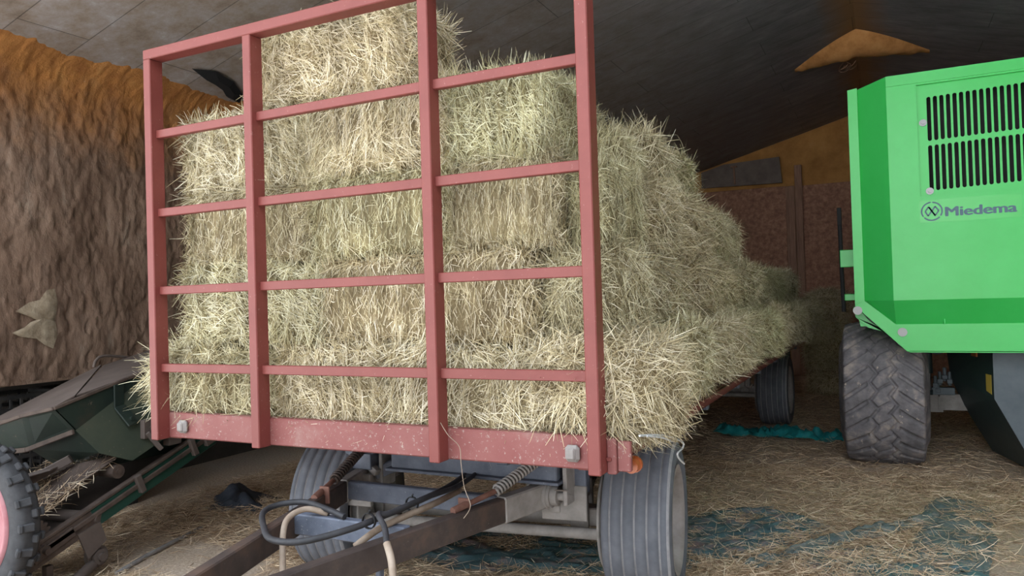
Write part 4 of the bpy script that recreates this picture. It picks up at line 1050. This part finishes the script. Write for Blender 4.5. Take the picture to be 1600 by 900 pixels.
# ------------------------------------------------------------------ tarpaulins and loose straw
def sheet(cx, cy, L, W, ang, hgt, mat, name, label, cat, seed, wr=7, edge=.12, base=.006):
    nu, nv = max(24, int(L / .02)), max(12, int(W / .02)); R = Matrix.Rotation(ang, 2)
    U, V = np.meshgrid(np.linspace(-1, 1, nu + 1), np.linspace(-1, 1, nv + 1), indexing='ij')
    a = U.ravel() * L / 2; b = V.ravel() * W / 2
    e1 = 1 + edge * fbm(np.stack([a * 4, np.sign(b) * 9, a * 0], 1), seed); e2 = 1 + edge * .6 * fbm(np.stack([np.sign(a) * 9, b * 4, a * 0], 1), seed + 3)
    b2 = b * e1 * (1 - .35 * (np.abs(U.ravel())) ** 4); a2 = a * e2
    w = fbm(np.stack([a * wr * .45, b * wr, a * 0], 1), seed + 7, 4); rid = 1 - np.abs(w) * 2.2
    edgef = np.clip((1 - np.abs(V.ravel())) * 4, 0, 1) * np.clip((1 - np.abs(U.ravel())) * 8, 0, 1)
    z = base + hgt * np.clip(rid, 0, 1) ** 1.5 * (.25 + .75 * edgef)
    x = cx + math.cos(ang) * a2 - math.sin(ang) * b2; y = cy + math.sin(ang) * a2 + math.cos(ang) * b2
    I = (np.arange(nu)[:, None] * (nv + 1) + np.arange(nv)[None, :]).ravel()
    m = MB(); m.add(np.stack([x, y, z], 1), [tuple(r) for r in np.stack([I, I + nv + 1, I + nv + 2, I + 1], 1)], 0, True)
    return single(name, m, mat, label, cat)
SHEETS = [
 (1.10, 6.10, 1.35, .36, -.10, .12, 'tarp_bright', 'bright teal tarpaulin fold lying beside the rear wagon wheel', 3, 9, .2),
 (1.25, 2.55, 1.2, .8, .95, .03, 'tarp', 'teal tarpaulin sheet under straw beside the front wagon wheel', 5, 8, .2),
 (1.80, 2.42, 1.35, .13, .98, .045, 'tarp_dull', 'long narrow green tarpaulin strip running across the straw', 8, 12, .3),
 (2.25, 3.02, .85, .12, 1.02, .04, 'tarp_dull', 'short green tarpaulin strip near the hopper tyre', 12, 12, .3),
 (2.55, 2.95, 1.9, .42, 1.45, .03, 'tarp_dull', 'wide dusty grey-green tarpaulin strip at the right of the straw floor', 15, 9, .2),
 (2.15, 2.2, .9, .6, .3, .025, 'tarp', 'small dark teal tarpaulin piece between the strips', 27, 9, .25),
 (.25, 1.75, 1.7, .8, .25, .035, 'tarp', 'dark teal tarpaulin spread under the front axle', 19, 8, .2),
 (-.05, .75, .9, .7, .5, .03, 'tarp', 'teal tarpaulin corner on the floor under the drawbar', 21, 9, .2),
]
for cx, cy, L, W, a, h, mt, lab, sd, wr, eg in SHEETS:
    sheet(cx, cy, L, W, a, h, M[mt], 'tarpaulin', lab, 'tarpaulin', sd, wr, eg)
def scrap():
    m = MB()
    def fn(u, v):
        x = -2.55 + .55 * (u - .5) + .10 * math.sin(v * 7); y = 1.85 + .5 * (v - .5)
        p = np.array([[u * 3, v * 3, 0]]); h = max(0, 1 - abs(2 * u - 1)) * max(0, 1 - abs(2 * v - 1))
        return (x, y, .006 + .17 * h ** .8 * (.6 + .7 * abs(float(vnoise(p, 41)[0]))) + .03 * abs(float(fbm(p * 2, 44)[0])) * (h > 0))
    m.grid(fn, 30, 30)
    single('plastic_scrap', m, M['scrap'], 'crumpled blue-grey plastic sheet on the floor beside the conveyor', 'plastic sheet')
scrap()
def bare(x, y):
    d = np.clip(1.25 - np.sqrt(((x + 1.75) / .85) ** 2 + ((y - .72 + .12 * (x + 1.75)) / .34) ** 2), 0, 1) * 1.6
    d = np.maximum(d, np.clip((x - 2.62) * 2.2 - (y - 3.2) * .8, 0, 1.3) * (y < 3.6))
    d = d + .55 * fbm(np.stack([x, y, x * 0], 1) * 3, 91, 3) * (d > 0)
    return np.clip(d, 0, 1)
def on_sheet(x, y):
    o = np.zeros_like(x)
    for cx, cy, L, W, a, h, mt, *_ in SHEETS:
        dx, dy = x - cx, y - cy; u = (math.cos(a) * dx + math.sin(a) * dy) / (L / 2); v = (-math.sin(a) * dx + math.cos(a) * dy) / (W / 2)
        k = .97 if mt == 'tarp_bright' else (.85 if mt == 'tarp_dull' else .26)
        o = np.maximum(o, np.clip(1.25 - np.maximum(np.abs(u), np.abs(v)) ** 4 * 1.2, 0, 1) * ((np.abs(u) < 1) & (np.abs(v) < 1)) * k)
    return o
def straw(n, x0, x1, y0, y1, seed, wmin, wmax):
    rng = np.random.default_rng(seed); x = rng.uniform(x0, x1, n); y = rng.uniform(y0, y1, n); p = np.stack([x, y, x * 0], 1)
    cl = fbm(p * 1.7, 51, 4); cl2 = fbm(p * 5, 61, 3)
    keep = rng.random(n) < np.clip(.8 + 1.0 * cl + .4 * cl2, .1, 1) * (1 - .97 * bare(x, y))
    os_ = on_sheet(x, y); keep &= rng.random(n) > os_ * np.clip(1.0 - 2.2 * np.clip(fbm(p * 2.6, 77, 3) + .04, 0, .5), .1, 1)
    x, y, p, cl, cl2 = x[keep], y[keep], p[keep], cl[keep], cl2[keep]; n = len(x)
    heap = np.clip(cl + .1, 0, 1) * .06
    z = .006 + rng.uniform(0, 1, n) ** 2 * (.018 + heap)
    ang = rng.uniform(0, 2 * PI, n); T = np.stack([np.cos(ang), np.sin(ang), rng.normal(0, .10, n)], 1); N = np.tile([0, 0, 1.0], (n, 1))
    V, F = strand_arrays(np.stack([x, y, z], 1), N, T, rng.uniform(.03, .15, n), rng.uniform(wmin, wmax, n), rng.normal(.02, .08, n), np.zeros(n), rng, .35)
    V[:, 2] = np.maximum(V[:, 2], .003)
    return V, F, np.repeat(np.clip(rng.beta(2, 2, n) + .15 * cl2, 0, 1), 8)
parts_ = [straw(230000, -3.2, 3.6, -.9, 4.6, 1, .002, .0045), straw(60000, -3.2, 4.6, 4.6, 11.5, 2, .003, .006)]
def tray_straw():
    rng = np.random.default_rng(5); n = 900; x = rng.uniform(-2.66, -2.16, n); y = rng.uniform(.0, .46, n); z = .43 + .52 * y + rng.uniform(0, .03, n) + .04 * np.clip((-2.3 - x), 0, 1)
    ang = rng.uniform(0, 2 * PI, n); T = np.stack([np.cos(ang), np.sin(ang) * .9, np.sin(ang) * .45], 1)
    V, F = strand_arrays(np.stack([x, y, z], 1), np.tile([0, 0, 1.0], (n, 1)), T, rng.uniform(.04, .13, n), rng.uniform(.002, .004, n), rng.normal(.05, .1, n), np.zeros(n), rng, .4)
    return V, F, np.repeat(rng.beta(2, 2, n), 8)
parts_.append(tray_straw())
off = 0; Vv = []; Ff = []; Tt = []
for V, F, t in parts_: Vv.append(V); Ff.append(F + off); Tt.append(t); off += len(V)
o = link('loose_straw', mesh_from_arrays('loose_straw', np.concatenate(Vv), np.concatenate(Ff), np.concatenate(Tt), M['straw']))
tag(o, 'loose brown straw scattered all over the barn floor', 'straw', kind='stuff')


m = MB(); m.box(6.0, 6.8, -22, YF - 1.5, 0, 6.0); structure('wall_light_blocker', m, M['inner_dark'])  # unseen wall added to block sky light from the right
# ------------------------------------------------------------------ light, camera
w = bpy.data.worlds.new('World'); SC.world = w; w.use_nodes = True
bg = w.node_tree.nodes['Background']
tc = w.node_tree.nodes.new('ShaderNodeTexCoord'); sx = w.node_tree.nodes.new('ShaderNodeSeparateXYZ'); w.node_tree.links.new(tc.outputs['Generated'], sx.inputs[0])
rp = ramp(w.node_tree, [(0, (.95, .97, 1.0)), (.3, (.9, .95, 1.0)), (1, (.72, .84, 1.0))]); w.node_tree.links.new(sx.outputs['Z'], rp.inputs['Fac']); w.node_tree.links.new(rp.outputs['Color'], bg.inputs['Color'])
bg.inputs['Strength'].default_value = 1.9

cam = bpy.data.cameras.new('camera'); co = bpy.data.objects.new('camera', cam); COL.objects.link(co)
cam.sensor_width = 36; cam.sensor_fit = 'HORIZONTAL'; cam.lens = 1174.79 / 1600 * 36; cam.clip_start = .05
yaw, pitch, roll = -.4594, .0153, -.0297
fw = Vector((math.sin(yaw) * math.cos(pitch), math.cos(yaw) * math.cos(pitch), math.sin(pitch)))
r0 = Vector((math.cos(yaw), -math.sin(yaw), 0)); u0 = r0.cross(fw)
r = r0 * math.cos(roll) + u0 * math.sin(roll); u = u0 * math.cos(roll) - r0 * math.sin(roll)
mw = Matrix((r, u, -fw)).transposed().to_4x4(); mw.translation = (2.1917, -2.6526, 1.6)
co.matrix_world = mw
SC.camera = co
SC.view_settings.view_transform = 'Standard'; SC.view_settings.look = 'None'; SC.view_settings.gamma = 1; SC.view_settings.use_curve_mapping = False
sun = bpy.data.lights.new('sun', 'SUN'); sun.energy = 13; sun.angle = .01; sun.color = (1, .95, .86)
so = bpy.data.objects.new('sun', sun); COL.objects.link(so); so.rotation_euler = (math.radians(-38), 0, math.radians(8))
SC.view_settings.exposure = 1.2
SC.cycles.max_bounces = 8; SC.cycles.diffuse_bounces = 5
